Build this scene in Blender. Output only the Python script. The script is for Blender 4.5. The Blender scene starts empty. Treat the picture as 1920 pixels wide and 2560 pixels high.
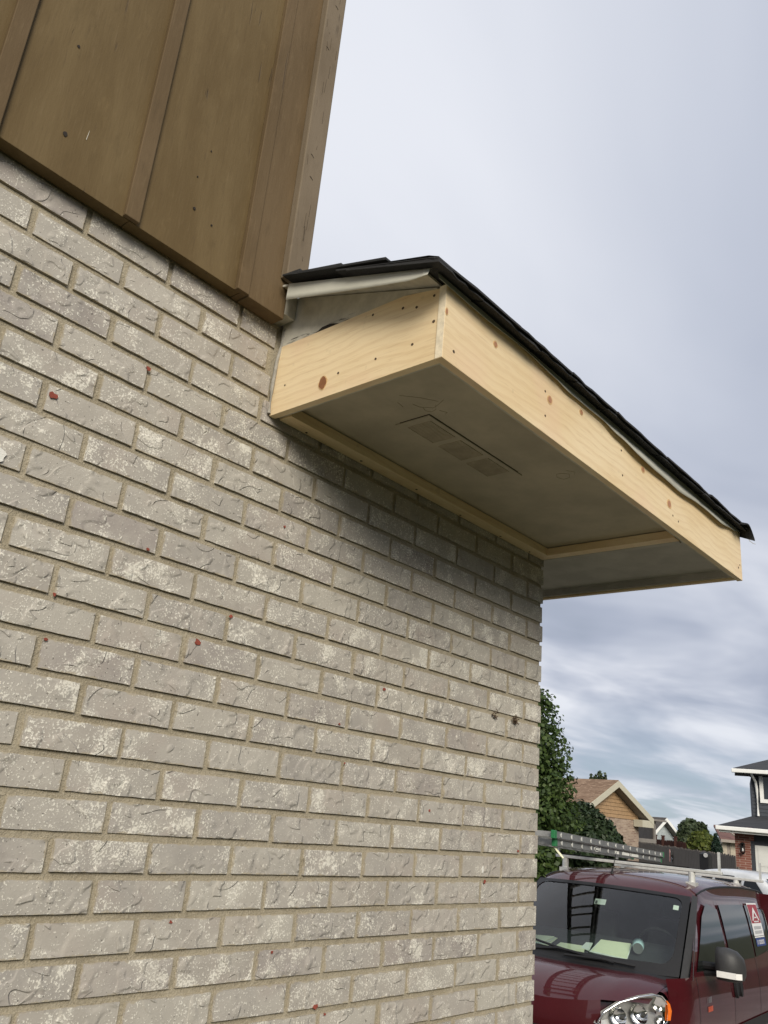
import bpy, bmesh, math, random
from mathutils import Vector, Matrix, noise
random.seed(7)
R_ = math.radians
sc = bpy.context.scene
COL = sc.collection

# ------------------------------------------------------------------ camera
ZO = 1.90                                   # height of the reference brick course above the ground
CAM = Vector((-2.4303, -1.4268, 0.184 + ZO))
RIGHT = Vector((0.6446, -0.7596, 0.0867)).normalized()
DOWN = Vector((0.3131, 0.1589, -0.9363))
FWD = Vector((0.6975, 0.6307, 0.3403)).normalized()
UP = RIGHT.cross(FWD).normalized()
FPX = 2072.0                                # focal length in pixels of the 1920 px wide frame
cam_d = bpy.data.cameras.new('camera')
cam = bpy.data.objects.new('camera', cam_d)
COL.objects.link(cam)
mw = Matrix((RIGHT, UP, -FWD)).transposed().to_4x4()
mw.translation = CAM
cam.matrix_world = mw
cam_d.sensor_fit = 'HORIZONTAL'
cam_d.sensor_width = 36.0
cam_d.lens = FPX * 36.0 / 1920.0
cam_d.clip_start = 0.05
cam_d.clip_end = 3000.0
sc.camera = cam

# ------------------------------------------------------------------ light
SUN_FROM = Vector((-0.56, -0.68, 0.45)).normalized()      # towards the hazy sun, behind the camera's left shoulder
sun_el = math.asin(SUN_FROM.z)
sun_az = math.atan2(SUN_FROM.x, SUN_FROM.y)
world = bpy.data.worlds.new('World')
sc.world = world
world.use_nodes = True
wt = world.node_tree
wt.nodes.clear()


class NT:
    """tiny node-tree writer"""
    def __init__(self, tree):
        self.t = tree

    def n(self, kind, ins=None, **props):
        nd = self.t.nodes.new(kind)
        for k, v in props.items():
            setattr(nd, k, v)
        for k, v in (ins or {}).items():
            s = nd.inputs[k]
            if isinstance(v, bpy.types.NodeSocket):
                self.t.links.new(v, s)
            else:
                s.default_value = v
        return nd

    def math(self, op, a, b=0.0, c=None, clamp=False):
        ins = {0: a, 1: b}
        if c is not None:
            ins[2] = c
        return self.n('ShaderNodeMath', ins, operation=op, use_clamp=clamp).outputs[0]

    def vmath(self, op, a, b=(0, 0, 0)):
        return self.n('ShaderNodeVectorMath', {0: a, 1: b}, operation=op).outputs[0]

    def mix(self, f, a, b, blend='MIX'):
        nd = self.n('ShaderNodeMix', {0: f, 6: a, 7: b}, data_type='RGBA', blend_type=blend)
        return nd.outputs[2]

    def ramp(self, f, stops, interp='LINEAR'):
        nd = self.n('ShaderNodeValToRGB', {0: f})
        cr = nd.color_ramp
        cr.interpolation = interp
        while len(cr.elements) < len(stops):
            cr.elements.new(0.5)
        for e, (p, c) in zip(cr.elements, stops):
            e.position = p
            e.color = c if len(c) == 4 else (*c, 1)
        return nd.outputs[0]

    def smooth(self, v, lo, hi, a=0.0, b=1.0):
        return self.n('ShaderNodeMapRange', {0: v, 1: lo, 2: hi, 3: a, 4: b}, interpolation_type='SMOOTHSTEP').outputs[0]

    def noise(self, vec, scale, detail=2.0, rough=0.5, dist=0.0):
        return self.n('ShaderNodeTexNoise', {'Vector': vec, 'Scale': scale, 'Detail': detail, 'Roughness': rough, 'Distortion': dist}).outputs[0]


SKY_OFF = (11.1, 8.4)
w = NT(wt)
sky = w.n('ShaderNodeTexSky', sky_type='NISHITA', sun_disc=False)
sky.sun_elevation = sun_el
sky.sun_rotation = sun_az
sky.air_density = 1.0
sky.dust_density = 0.6
sky.ozone_density = 2.0
bg_clear = w.n('ShaderNodeBackground', {0: sky.outputs[0], 1: 0.085})
tc = w.n('ShaderNodeTexCoord')
sep = w.n('ShaderNodeSeparateXYZ', {0: tc.outputs['Generated']})
zc = w.math('MAXIMUM', sep.outputs[2], 0.0)
den = w.math('ADD', zc, 0.08)
px = w.math('DIVIDE', sep.outputs[0], den)
py = w.math('DIVIDE', sep.outputs[1], den)
cv = w.n('ShaderNodeCombineXYZ', {0: px, 1: py, 2: 0.0}).outputs[0]
cv = w.n('ShaderNodeMapping', {0: cv, 1: (SKY_OFF[0], SKY_OFF[1], 0.0), 2: (0, 0, R_(-42)), 3: (0.5, 1.0, 1.0)}).outputs[0]
big = w.noise(cv, 0.50, 1.5, 0.45, 0.3)
mid = w.noise(cv, 1.25, 4.0, 0.52, 0.35)
high = w.smooth(zc, 0.16, 0.55)
# the deck is smooth overhead and breaks into banks low down; brightest overhead
amp = w.math('SUBTRACT', 1.0, w.math('MULTIPLY', high, 0.72))
dev = w.math('ADD', w.math('MULTIPLY', w.math('SUBTRACT', big, 0.5), 0.75), w.math('MULTIPLY', w.math('MULTIPLY', w.math('SUBTRACT', mid, 0.5), 0.95), amp))
tot = w.math('ADD', dev, w.math('ADD', w.math('ADD', 0.50, w.math('MULTIPLY', w.smooth(zc, 0.30, 0.10), 0.045)), w.math('MULTIPLY', w.smooth(zc, 0.36, 0.88), 0.17)))
ccol = w.ramp(tot, [(0.32, (0.33, 0.38, 0.475)), (0.44, (0.43, 0.475, 0.585)), (0.53, (0.56, 0.60, 0.70)), (0.66, (0.80, 0.825, 0.895)), (0.80, (0.87, 0.89, 0.94))])
bg_cloud = w.n('ShaderNodeBackground', {0: ccol, 1: 1.0})
# towards the horizon paler blue shows between the banks
thin = w.smooth(zc, 0.0, 0.17)
gap = w.smooth(mid, 0.56, 0.40)
clear = w.math('MULTIPLY', w.math('MULTIPLY', w.math('SUBTRACT', 1.0, thin), w.math('ADD', 0.35, w.math('MULTIPLY', gap, 0.65))), 0.85)
haze_c = w.n('ShaderNodeBackground', {0: (0.39, 0.505, 0.625, 1), 1: 1.0})
low = w.n('ShaderNodeMixShader', {0: 0.72, 1: bg_clear.outputs[0], 2: haze_c.outputs[0]})
mixs = w.n('ShaderNodeMixShader', {0: clear, 1: bg_cloud.outputs[0], 2: low.outputs[0]})
w.n('ShaderNodeOutputWorld', {0: mixs.outputs[0]})

sun_d = bpy.data.lights.new('sun', 'SUN')
sun_d.energy = 3.4
sun_d.angle = R_(26)
sun_d.color = (1.0, 0.93, 0.80)
sun = bpy.data.objects.new('sun', sun_d)
COL.objects.link(sun)
sun.rotation_euler = SUN_FROM.to_track_quat('Z', 'Y').to_euler()
sun.location = (-8, -10, 12)
vs = sc.view_settings
vs.view_transform = 'Standard'
vs.look = 'None'
vs.exposure = 0.0
vs.gamma = 1.0
vs.use_curve_mapping = False
sc.cycles.use_denoising = True
sc.cycles.max_bounces = 8
sc.cycles.transparent_max_bounces = 16


# ------------------------------------------------------------------ helpers
def ray(x, y):
    return (RIGHT * ((x - 960) / FPX) - UP * ((y - 1280) / FPX) + FWD)


def at(x, y, dist):
    """the point seen at photo pixel x, y at a level distance from the camera"""
    d = ray(x, y)
    return CAM + d * (dist / math.hypot(d.x, d.y))


def on_plane(x, y, p0, nrm):
    d = ray(x, y)
    return CAM + d * ((p0 - CAM).dot(nrm) / d.dot(nrm))


class MB:
    """collects faces, builds one mesh object"""
    def __init__(self):
        self.v = []
        self.f = []
        self.m = []
        self.cur = 0

    def add(self, vs_, fs_):
        b = len(self.v)
        self.v += [tuple(q) for q in vs_]
        self.f += [tuple(b + i for i in fc) for fc in fs_]
        self.m += [self.cur] * len(fs_)
        return self

    def box(self, a, b):
        x0, y0, z0 = [min(p, q) for p, q in zip(a, b)]
        x1, y1, z1 = [max(p, q) for p, q in zip(a, b)]
        return self.add([(x0, y0, z0), (x1, y0, z0), (x1, y1, z0), (x0, y1, z0), (x0, y0, z1), (x1, y0, z1), (x1, y1, z1), (x0, y1, z1)],
                        [(0, 3, 2, 1), (4, 5, 6, 7), (0, 1, 5, 4), (1, 2, 6, 5), (2, 3, 7, 6), (3, 0, 4, 7)])

    def obox(self, c, ax, ay, az):
        """box from a corner and three edge vectors"""
        c, ax, ay, az = map(Vector, (c, ax, ay, az))
        p = [c, c + ax, c + ax + ay, c + ay]
        p += [q + az for q in p]
        fs = [(0, 3, 2, 1), (4, 5, 6, 7), (0, 1, 5, 4), (1, 2, 6, 5), (2, 3, 7, 6), (3, 0, 4, 7)]
        if ax.cross(ay).dot(az) < 0:
            fs = [f_[::-1] for f_ in fs]
        return self.add(p, fs)

    def prism(self, poly, vec):
        """flat polygon pushed along vec"""
        vec = Vector(vec)
        n = len(poly)
        pts = [Vector(p) for p in poly]
        nr = Vector((0, 0, 0))
        for i in range(n):
            nr += pts[i].cross(pts[(i + 1) % n])
        top = [p + vec for p in pts]
        fs = [tuple(range(n))[::-1], tuple(range(n, 2 * n))] + [(i, (i + 1) % n, n + (i + 1) % n, n + i) for i in range(n)]
        if nr.dot(vec) < 0:
            fs = [f_[::-1] for f_ in fs]
        return self.add(pts + top, fs)

    def tube(self, pts, r, seg=8, cap=True, r1=None):
        pts = [Vector(p) for p in pts]
        n = len(pts)
        rings = []
        for i, p in enumerate(pts):
            d = (pts[min(i + 1, n - 1)] - pts[max(i - 1, 0)]).normalized()
            a = d.cross(Vector((0, 0, 1)))
            if a.length < 1e-3:
                a = d.cross(Vector((1, 0, 0)))
            a.normalize()
            b = d.cross(a)
            rr = r if r1 is None else r + (r1 - r) * i / max(1, n - 1)
            rings.append([p + a * (rr * math.cos(2 * math.pi * k / seg)) + b * (rr * math.sin(2 * math.pi * k / seg)) for k in range(seg)])
        vs_ = [q for rg in rings for q in rg]
        fs = []
        for i in range(n - 1):
            for k in range(seg):
                k2 = (k + 1) % seg
                fs.append((i * seg + k, i * seg + k2, (i + 1) * seg + k2, (i + 1) * seg + k))
        if cap:
            fs.append(tuple(range(seg))[::-1])
            fs.append(tuple((n - 1) * seg + k for k in range(seg)))
        return self.add(vs_, fs)

    def disc(self, c, ax, ay, rx, ry, th, seg=14, wob=0.0):
        c, ax, ay = Vector(c), Vector(ax), Vector(ay)
        poly = []
        for k in range(seg):
            t = 2 * math.pi * k / seg
            s = 1 + random.uniform(-wob, wob)
            poly.append(c + ax * (rx * s * math.cos(t)) + ay * (ry * s * math.sin(t)))
        return self.prism(poly, ax.cross(ay).normalized() * th)

    def build(self, name, mats, parent=None, smooth=False, bevel=0.0, seg=2):
        me = bpy.data.meshes.new(name)
        me.from_pydata([tuple(v) for v in self.v], [], self.f)
        if not isinstance(mats, (list, tuple)):
            mats = [mats]
        for m_ in mats:
            me.materials.append(m_)
        if len(mats) > 1:
            me.polygons.foreach_set('material_index', self.m)
        if bevel > 0:
            bm = bmesh.new()
            bm.from_mesh(me)
            bmesh.ops.bevel(bm, geom=list(bm.edges), offset=bevel, segments=seg, affect='EDGES', profile=0.5)
            bm.to_mesh(me)
            bm.free()
        if smooth:
            me.polygons.foreach_set('use_smooth', [True] * len(me.polygons))
        me.update()
        o = bpy.data.objects.new(name, me)
        COL.objects.link(o)
        if parent is not None:
            o.parent = parent
        return o


def tag(o, label=None, cat=None, group=None, kind=None):
    if label:
        o['label'] = label
    if cat:
        o['category'] = cat
    if group:
        o['group'] = group
    if kind:
        o['kind'] = kind
    return o


def thing(name, loc, label, cat, group=None):
    o = bpy.data.objects.new(name, None)
    COL.objects.link(o)
    o.location = loc
    o.empty_display_size = 0.2
    tag(o, label, cat, group)
    bpy.context.view_layer.update()
    return o


class Part:
    """builds parts in world coordinates under one thing"""
    def __init__(self, root):
        self.root = root

    def __call__(self, name, mb, mat, parent=None, **k):
        o = mb.build(name, mat, None, **k)
        o.parent = parent or self.root
        if parent is None:
            o.matrix_parent_inverse = self.root.matrix_basis.inverted()
        return o


# ------------------------------------------------------------------ materials
def mat(name):
    m_ = bpy.data.materials.new(name)
    m_.use_nodes = True
    m_.node_tree.nodes.clear()
    return m_, NT(m_.node_tree)


def finish(t, col, rough=0.8, bump=None, bstr=0.3, bdist=0.002, **extra):
    ins = {'Base Color': col, 'Roughness': rough}
    ins.update(extra)
    bs = t.n('ShaderNodeBsdfPrincipled', ins)
    if bump is not None:
        b = t.n('ShaderNodeBump', {'Height': bump, 'Strength': bstr, 'Distance': bdist})
        t.t.links.new(b.outputs[0], bs.inputs['Normal'])
    t.n('ShaderNodeOutputMaterial', {0: bs.outputs[0]})
    return bs


def plain(name, col, rough=0.6, var=0.12, scale=12.0, bump=0.15, bdist=0.002, **extra):
    """a plain painted or moulded surface with faint mottling"""
    m_, t = mat(name)
    tc_ = t.n('ShaderNodeTexCoord').outputs['Object']
    n1 = t.noise(tc_, scale, 4.0, 0.6)
    n2 = t.noise(tc_, scale * 9, 2.0, 0.6)
    k = t.math('ADD', t.math('MULTIPLY', n1, 0.7), t.math('MULTIPLY', n2, 0.3))
    lo = tuple(c * (1 - var) for c in col[:3]) + (1,)
    hi = tuple(min(1, c * (1 + var)) for c in col[:3]) + (1,)
    c = t.mix(t.smooth(k, 0.3, 0.7), lo, hi)
    finish(t, c, rough, n2 if bump else None, bump, bdist, **extra)
    return m_


def brick_mat(name, island):
    m_, t = mat(name)
    obj = t.n('ShaderNodeTexCoord').outputs['Object']
    rnd = t.n('ShaderNodeNewGeometry').outputs['Random Per Island'] if island else t.n('ShaderNodeObjectInfo').outputs['Random']
    off = t.n('ShaderNodeCombineXYZ', {0: t.math('MULTIPLY', rnd, 37.0), 1: t.math('MULTIPLY', rnd, 91.0), 2: t.math('MULTIPLY', rnd, 13.0)}).outputs[0]
    p = t.vmath('ADD', obj, off)
    r2 = t.math('FRACT', t.math('MULTIPLY', rnd, 17.31))
    r3 = t.math('FRACT', t.math('MULTIPLY', rnd, 53.77))
    body = t.ramp(rnd, [(0.0, (0.36, 0.325, 0.285)), (0.2, (0.415, 0.385, 0.335)), (0.4, (0.335, 0.308, 0.278)), (0.6, (0.385, 0.355, 0.315)), (0.8, (0.43, 0.40, 0.345)), (0.92, (0.35, 0.312, 0.283)), (1.0, (0.29, 0.262, 0.238))])
    cloud = t.noise(p, 16.0, 4.0, 0.6)
    body = t.mix(t.smooth(cloud, 0.35, 0.68), body, t.mix(0.5, body, (0.50, 0.465, 0.405, 1)))
    warm = t.noise(t.vmath('ADD', p, (5, 5, 5)), 9.0, 2.0)
    body = t.mix(t.math('MULTIPLY', t.smooth(warm, 0.5, 0.75), 0.5), body, (0.40, 0.345, 0.30, 1))
    # lime spatter: clumps of fine pale specks
    clump = t.noise(t.vmath('ADD', p, (9, 2, 4)), 17.0, 3.0, 0.55)
    fine = t.noise(p, 250.0, 2.0, 0.6)
    fine2 = t.noise(t.vmath('ADD', p, (3, 7, 1)), 95.0, 2.0, 0.55)
    dens = t.math('ADD', t.math('MULTIPLY', t.smooth(clump, 0.42, 0.70), t.math('ADD', 0.06, t.math('MULTIPLY', r3, 0.13))), t.math('MULTIPLY', r2, 0.06))
    sp1 = t.smooth(t.math('ADD', fine, dens), 0.645, 0.70)
    sp2 = t.smooth(t.math('ADD', fine2, t.math('MULTIPLY', dens, 0.45)), 0.69, 0.73)
    spk = t.math('MAXIMUM', sp1, t.math('MULTIPLY', sp2, 0.8))
    pale = t.mix(t.noise(p, 60.0, 2.0), (0.66, 0.62, 0.53, 1), (0.84, 0.81, 0.72, 1))
    veil = t.math('MULTIPLY', t.smooth(clump, 0.50, 0.74), t.math('MULTIPLY', r3, 0.45))
    col = t.mix(t.math('MAXIMUM', t.math('MULTIPLY', spk, 0.88), veil), body, pale)
    # dark pores
    pore = t.noise(t.vmath('ADD', p, (1, 8, 3)), 150.0, 2.0, 0.6)
    pm = t.smooth(pore, 0.31, 0.26)
    col = t.mix(t.math('MULTIPLY', pm, 0.75), col, (0.10, 0.088, 0.075, 1))
    # folds in the clay: one-sided lips along wandering lines
    warp = t.vmath('ADD', p, t.n('ShaderNodeVectorMath', {0: t.n('ShaderNodeTexNoise', {'Vector': p, 'Scale': 10.0, 'Detail': 1.0}).outputs[1], 'Scale': 0.05}, operation='SCALE').outputs[0])
    fold = t.noise(t.vmath('MULTIPLY', warp, (0.8, 1.0, 1.5)), 17.0, 0.6, 0.4)
    lip = t.smooth(fold, 0.462, 0.482)
    gate = t.smooth(t.noise(t.vmath('ADD', p, (4, 4, 9)), 26.0, 1.0), 0.52, 0.62)
    lip2 = t.smooth(t.noise(t.vmath('ADD', warp, (11, 0, 6)), 13.0, 0.4, 0.4), 0.505, 0.522)
    gate2 = t.smooth(t.noise(t.vmath('ADD', p, (14, 2, 9)), 19.0, 1.0), 0.50, 0.62)
    h = t.math('ADD', t.math('MULTIPLY', lip, gate), t.math('MULTIPLY', lip2, gate2))
    ln1 = t.math('MULTIPLY', t.smooth(t.math('ABSOLUTE', t.math('SUBTRACT', fold, 0.468)), 0.011, 0.002), gate)
    col = t.mix(t.math('MULTIPLY', ln1, 0.18), col, (0.13, 0.112, 0.092, 1))
    h = t.math('ADD', t.math('MULTIPLY', h, 0.55), t.math('MULTIPLY', spk, 0.09))
    h = t.math('ADD', h, t.math('MULTIPLY', fine, 0.16))
    h = t.math('ADD', h, t.math('MULTIPLY', cloud, 0.35))
    h = t.math('SUBTRACT', h, t.math('MULTIPLY', pm, 0.22))
    if not island:
        # mortar smeared over the arrises
        gn = t.n('ShaderNodeSeparateXYZ', {0: t.n('ShaderNodeTexCoord').outputs['Generated']})
        ex_ = t.math('MULTIPLY', t.math('SUBTRACT', 0.5, t.math('ABSOLUTE', t.math('SUBTRACT', gn.outputs[0], 0.5))), 0.19)
        ez_ = t.math('MULTIPLY', t.math('SUBTRACT', 0.5, t.math('ABSOLUTE', t.math('SUBTRACT', gn.outputs[2], 0.5))), 0.054)
        ed = t.math('ADD', t.math('MINIMUM', ex_, ez_), t.math('MULTIPLY', t.math('SUBTRACT', t.noise(p, 38.0, 3.0, 0.6), 0.5), 0.022))
        col = t.mix(t.math('MULTIPLY', t.smooth(ed, 0.0018, -0.0012), 0.75), col, (0.40, 0.345, 0.25, 1))
    finish(t, col, 0.88, h, 0.85, 0.0040)
    return m_


def mortar_mat():
    m_, t = mat('mortar')
    p = t.n('ShaderNodeTexCoord').outputs['Object']
    n1 = t.noise(p, 9.0, 4.0, 0.6)
    n2 = t.noise(p, 260.0, 3.0, 0.7)
    c = t.mix(t.smooth(n1, 0.3, 0.7), (0.315, 0.270, 0.190, 1), (0.395, 0.345, 0.253, 1))
    c = t.mix(t.smooth(n2, 0.52, 0.72), c, (0.50, 0.44, 0.33, 1))
    c = t.mix(t.math('MULTIPLY', t.smooth(n2, 0.42, 0.30), 0.6), c, (0.16, 0.135, 0.09, 1))
    h = t.math('ADD', n2, t.math('MULTIPLY', t.noise(p, 40.0, 3.0), 1.2))
    finish(t, c, 0.95, h, 0.8, 0.004)
    return m_


def siding_mat(name, a, b):
    m_, t = mat(name)
    p = t.n('ShaderNodeTexCoord').outputs['Object']
    q = t.vmath('MULTIPLY', p, (1.0, 1.0, 0.10))
    g1 = t.noise(q, 140.0, 4.0, 0.65)
    g2 = t.noise(t.vmath('MULTIPLY', p, (1, 1, 0.22)), 11.0, 4.0, 0.6, 0.4)
    g3 = t.noise(p, 330.0, 2.0, 0.6)
    c = t.mix(t.smooth(g2, 0.32, 0.68), a, b)
    blot = t.noise(t.vmath('MULTIPLY', t.vmath('ADD', p, (6, 2, 8)), (1, 1, 0.45)), 26.0, 4.0, 0.65)
    c = t.mix(t.math('MULTIPLY', t.smooth(blot, 0.55, 0.75), 0.28), c, tuple(v * 0.62 for v in a[:3]) + (1,))
    c = t.mix(t.math('MULTIPLY', t.smooth(blot, 0.42, 0.25), 0.30), c, tuple(v * 1.35 for v in b[:3]) + (1,))
    c = t.mix(t.math('MULTIPLY', t.smooth(g1, 0.55, 0.75), 0.30), c, (0.20, 0.145, 0.078, 1))
    c = t.mix(t.math('MULTIPLY', t.smooth(g1, 0.42, 0.28), 0.35), c, (0.085, 0.057, 0.028, 1))
    # checks in the paint film, running with the grain
    ck = t.noise(t.vmath('MULTIPLY', t.vmath('ADD', p, (3, 3, 3)), (1.0, 1.0, 0.045)), 95.0, 2.0, 0.5)
    cm = t.math('MULTIPLY', t.smooth(ck, 0.31, 0.27), t.smooth(t.noise(p, 9.0, 2.0), 0.52, 0.66))
    c = t.mix(t.math('MULTIPLY', cm, 0.55), c, (0.07, 0.05, 0.034, 1))
    # dust and specks
    c = t.mix(t.math('MULTIPLY', t.smooth(g3, 0.70, 0.76), 0.35), c, (0.30, 0.235, 0.15, 1))
    c = t.mix(t.math('MULTIPLY', t.smooth(t.noise(p, 190.0, 2.0), 0.27, 0.24), 0.5), c, (0.06, 0.043, 0.03, 1))
    h = t.math('ADD', t.math('MULTIPLY', g1, 0.8), t.math('MULTIPLY', g3, 0.25))
    h = t.math('SUBTRACT', h, t.math('MULTIPLY', cm, 1.5))
    h = t.math('ADD', h, t.math('MULTIPLY', g2, 0.7))
    finish(t, c, 0.75, h, 0.5, 0.002, **{'Specular IOR Level': 0.25})
    return m_


def pine_mat(name, axis, seed):
    """planed pine; axis is the direction of the grain"""
    m_, t = mat(name)
    p = t.n('ShaderNodeTexCoord').outputs['Object']
    p = t.vmath('ADD', p, (seed, seed * 2, seed * 3))
    sc_ = {'x': (0.055, 1.0, 1.0), 'y': (1.0, 0.055, 1.0), 'z': (1, 1, 0.055)}[axis]
    q = t.vmath('MULTIPLY', p, sc_)
    wob = t.noise(p, 4.0, 2.0, 0.5)
    q2 = t.vmath('ADD', q, t.n('ShaderNodeCombineXYZ', {0: 0.0, 1: t.math('MULTIPLY', wob, 0.05), 2: t.math('MULTIPLY', wob, 0.07)}).outputs[0])
    ring = t.n('ShaderNodeTexWave', {'Vector': q2, 'Scale': 14.0, 'Distortion': 5.0, 'Detail': 2.0, 'Detail Scale': 1.4}, wave_type='BANDS', bands_direction='Z').outputs[1]
    fine = t.noise(q, 330.0, 3.0, 0.6)
    tone = t.noise(t.vmath('MULTIPLY', p, tuple(0.35 if v < 1 else 1.0 for v in sc_)), 7.0, 3.0, 0.5)
    c = t.mix(t.smooth(tone, 0.3, 0.7), (0.76, 0.58, 0.335, 1), (0.84, 0.68, 0.44, 1))
    c = t.mix(t.math('MULTIPLY', t.smooth(ring, 0.55, 1.0), 0.22), c, (0.60, 0.40, 0.20, 1))
    c = t.mix(t.math('MULTIPLY', t.smooth(fine, 0.52, 0.75), 0.32), c, (0.50, 0.32, 0.15, 1))
    pink = t.noise(t.vmath('ADD', p, (2, 9, 4)), 5.0, 2.0)
    c = t.mix(t.math('MULTIPLY', t.smooth(pink, 0.5, 0.72), 0.35), c, (0.78, 0.545, 0.365, 1))
    smear = t.noise(t.vmath('ADD', p, (7, 1, 6)), 26.0, 3.0)
    c = t.mix(t.math('MULTIPLY', t.smooth(smear, 0.66, 0.76), 0.22), c, (0.34, 0.26, 0.16, 1))
    finish(t, c, 0.55, t.math('ADD', fine, ring), 0.12, 0.001)
    return m_


def rough_paint(name, col, chip=(0.25, 0.2, 0.15), amount=0.30, scale=20.0, rough=0.6):
    m_, t = mat(name)
    p = t.n('ShaderNodeTexCoord').outputs['Object']
    n1 = t.noise(p, scale, 4.0, 0.65)
    n2 = t.noise(p, scale * 8, 3.0, 0.6)
    c = t.mix(t.smooth(n1, 0.3, 0.7), tuple(v * 0.86 for v in col) + (1,), tuple(min(1, v * 1.1) for v in col) + (1,))
    cm = t.math('MULTIPLY', t.smooth(n2, 0.70, 0.76), amount)
    c = t.mix(cm, c, (*chip, 1))
    finish(t, c, rough, t.math('ADD', n1, t.math('MULTIPLY', n2, 0.5)), 0.25, 0.002)
    return m_


def shingle_mat(name, a, b, c3, scale=1.0):
    m_, t = mat(name)
    p = t.n('ShaderNodeTexCoord').outputs['Object']
    g = t.noise(p, 420.0 * scale, 2.0, 0.7)
    rnd = t.n('ShaderNodeObjectInfo').outputs['Random']
    k = t.math('ADD', t.math('MULTIPLY', t.noise(p, 14.0 * scale, 2.0), 0.7), t.math('MULTIPLY', rnd, 0.3))
    c = t.mix(t.smooth(k, 0.3, 0.65), (*a, 1), (*b, 1))
    c = t.mix(t.math('MULTIPLY', t.smooth(g, 0.58, 0.72), 0.6), c, (*c3, 1))
    finish(t, c, 0.93, g, 0.9, 0.004)
    return m_


M = {}
M['brick'] = brick_mat('grey clay brick', False)
M['brick_i'] = brick_mat('grey clay brick joined', True)
M['mortar'] = mortar_mat()
M['siding'] = siding_mat('brown painted plywood', (0.120, 0.080, 0.033, 1), (0.152, 0.106, 0.048, 1))
M['batten'] = siding_mat('brown painted trim', (0.116, 0.077, 0.037, 1), (0.147, 0.100, 0.052, 1))
M['corner'] = siding_mat('weathered corner board', (0.158, 0.120, 0.078, 1), (0.198, 0.155, 0.106, 1))
M['pine_x'] = pine_mat('pine along x', 'x', 0.7)
M['pine_y'] = pine_mat('pine along y', 'y', 3.1)
M['pine_end'] = rough_paint('pine end grain', (0.80, 0.70, 0.52), (0.45, 0.32, 0.18), 0.35, 60.0, 0.8)
M['knot_pale'] = rough_paint('pale pine knot', (0.42, 0.205, 0.11), (0.2, 0.08, 0.04), 0.5, 90.0, 0.5)
M['knot'] = rough_paint('pine knot', (0.25, 0.105, 0.045), (0.07, 0.03, 0.02), 0.6, 90.0, 0.5)
M['knot_ring'] = rough_paint('knot ring', (0.64, 0.42, 0.20), (0.3, 0.14, 0.06), 0.4, 60.0, 0.6)
M['hole'] = plain('nail hole', (0.022, 0.016, 0.012), 0.9, bump=0)
M['soffit'] = rough_paint('painted soffit', (0.44, 0.385, 0.285), (0.27, 0.24, 0.18), 0.25, 6.0, 0.7)
M['soffit_grey'] = rough_paint('grey soffit', (0.46, 0.43, 0.385), (0.3, 0.28, 0.24), 0.2, 8.0, 0.7)
M['ledger'] = pine_mat('ledger pine', 'x', 8.4)
M['old_grey'] = rough_paint('old grey paint', (0.54, 0.51, 0.43), (0.17, 0.14, 0.11), 0.5, 25.0, 0.75)
M['drip'] = plain('white enamelled metal', (0.62, 0.61, 0.53), 0.42, 0.06, 8.0, 0.05)
M['shingle'] = shingle_mat('black asphalt shingle', (0.018, 0.019, 0.021), (0.032, 0.032, 0.034), (0.075, 0.075, 0.078))
M['deck'] = plain('roof deck', (0.16, 0.12, 0.08), 0.9)
M['nail'] = plain('set nail', (0.085, 0.055, 0.032), 0.8, 0.3, 200.0, 0.2)
M['crack'] = plain('paint crack', (0.060, 0.044, 0.030), 0.9, bump=0)
M['chip'] = plain('broken red clay', (0.27, 0.062, 0.04), 0.9, 0.25, 90.0, 0.4)
M['white_dab'] = plain('white paint dab', (0.76, 0.74, 0.68), 0.7, 0.08, 60.0, 0.4)
M['debris'] = plain('nest debris', (0.085, 0.055, 0.035), 0.95, 0.4, 120.0, 0.5)
M['caulk'] = plain('old caulk', (0.33, 0.31, 0.27), 0.8, 0.2, 60.0, 0.5)

# ------------------------------------------------------------------ the house: brick wall, siding, roof overhang
house = thing('house', (-1.0, 0.0, 0.0), 'grey speckled brick house with brown siding above and a half rebuilt pine roof overhang', 'house')
HP = Part(house)
LM, A, JT = 0.2032, 0.0663, 0.0128


def project(p):
    d = Vector(p) - CAM
    z = d.dot(FWD)
    if z < 0.05:
        return (-9999, -9999)
    return (960 + FPX * d.dot(RIGHT) / z, 1280 - FPX * d.dot(UP) / z)


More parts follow.
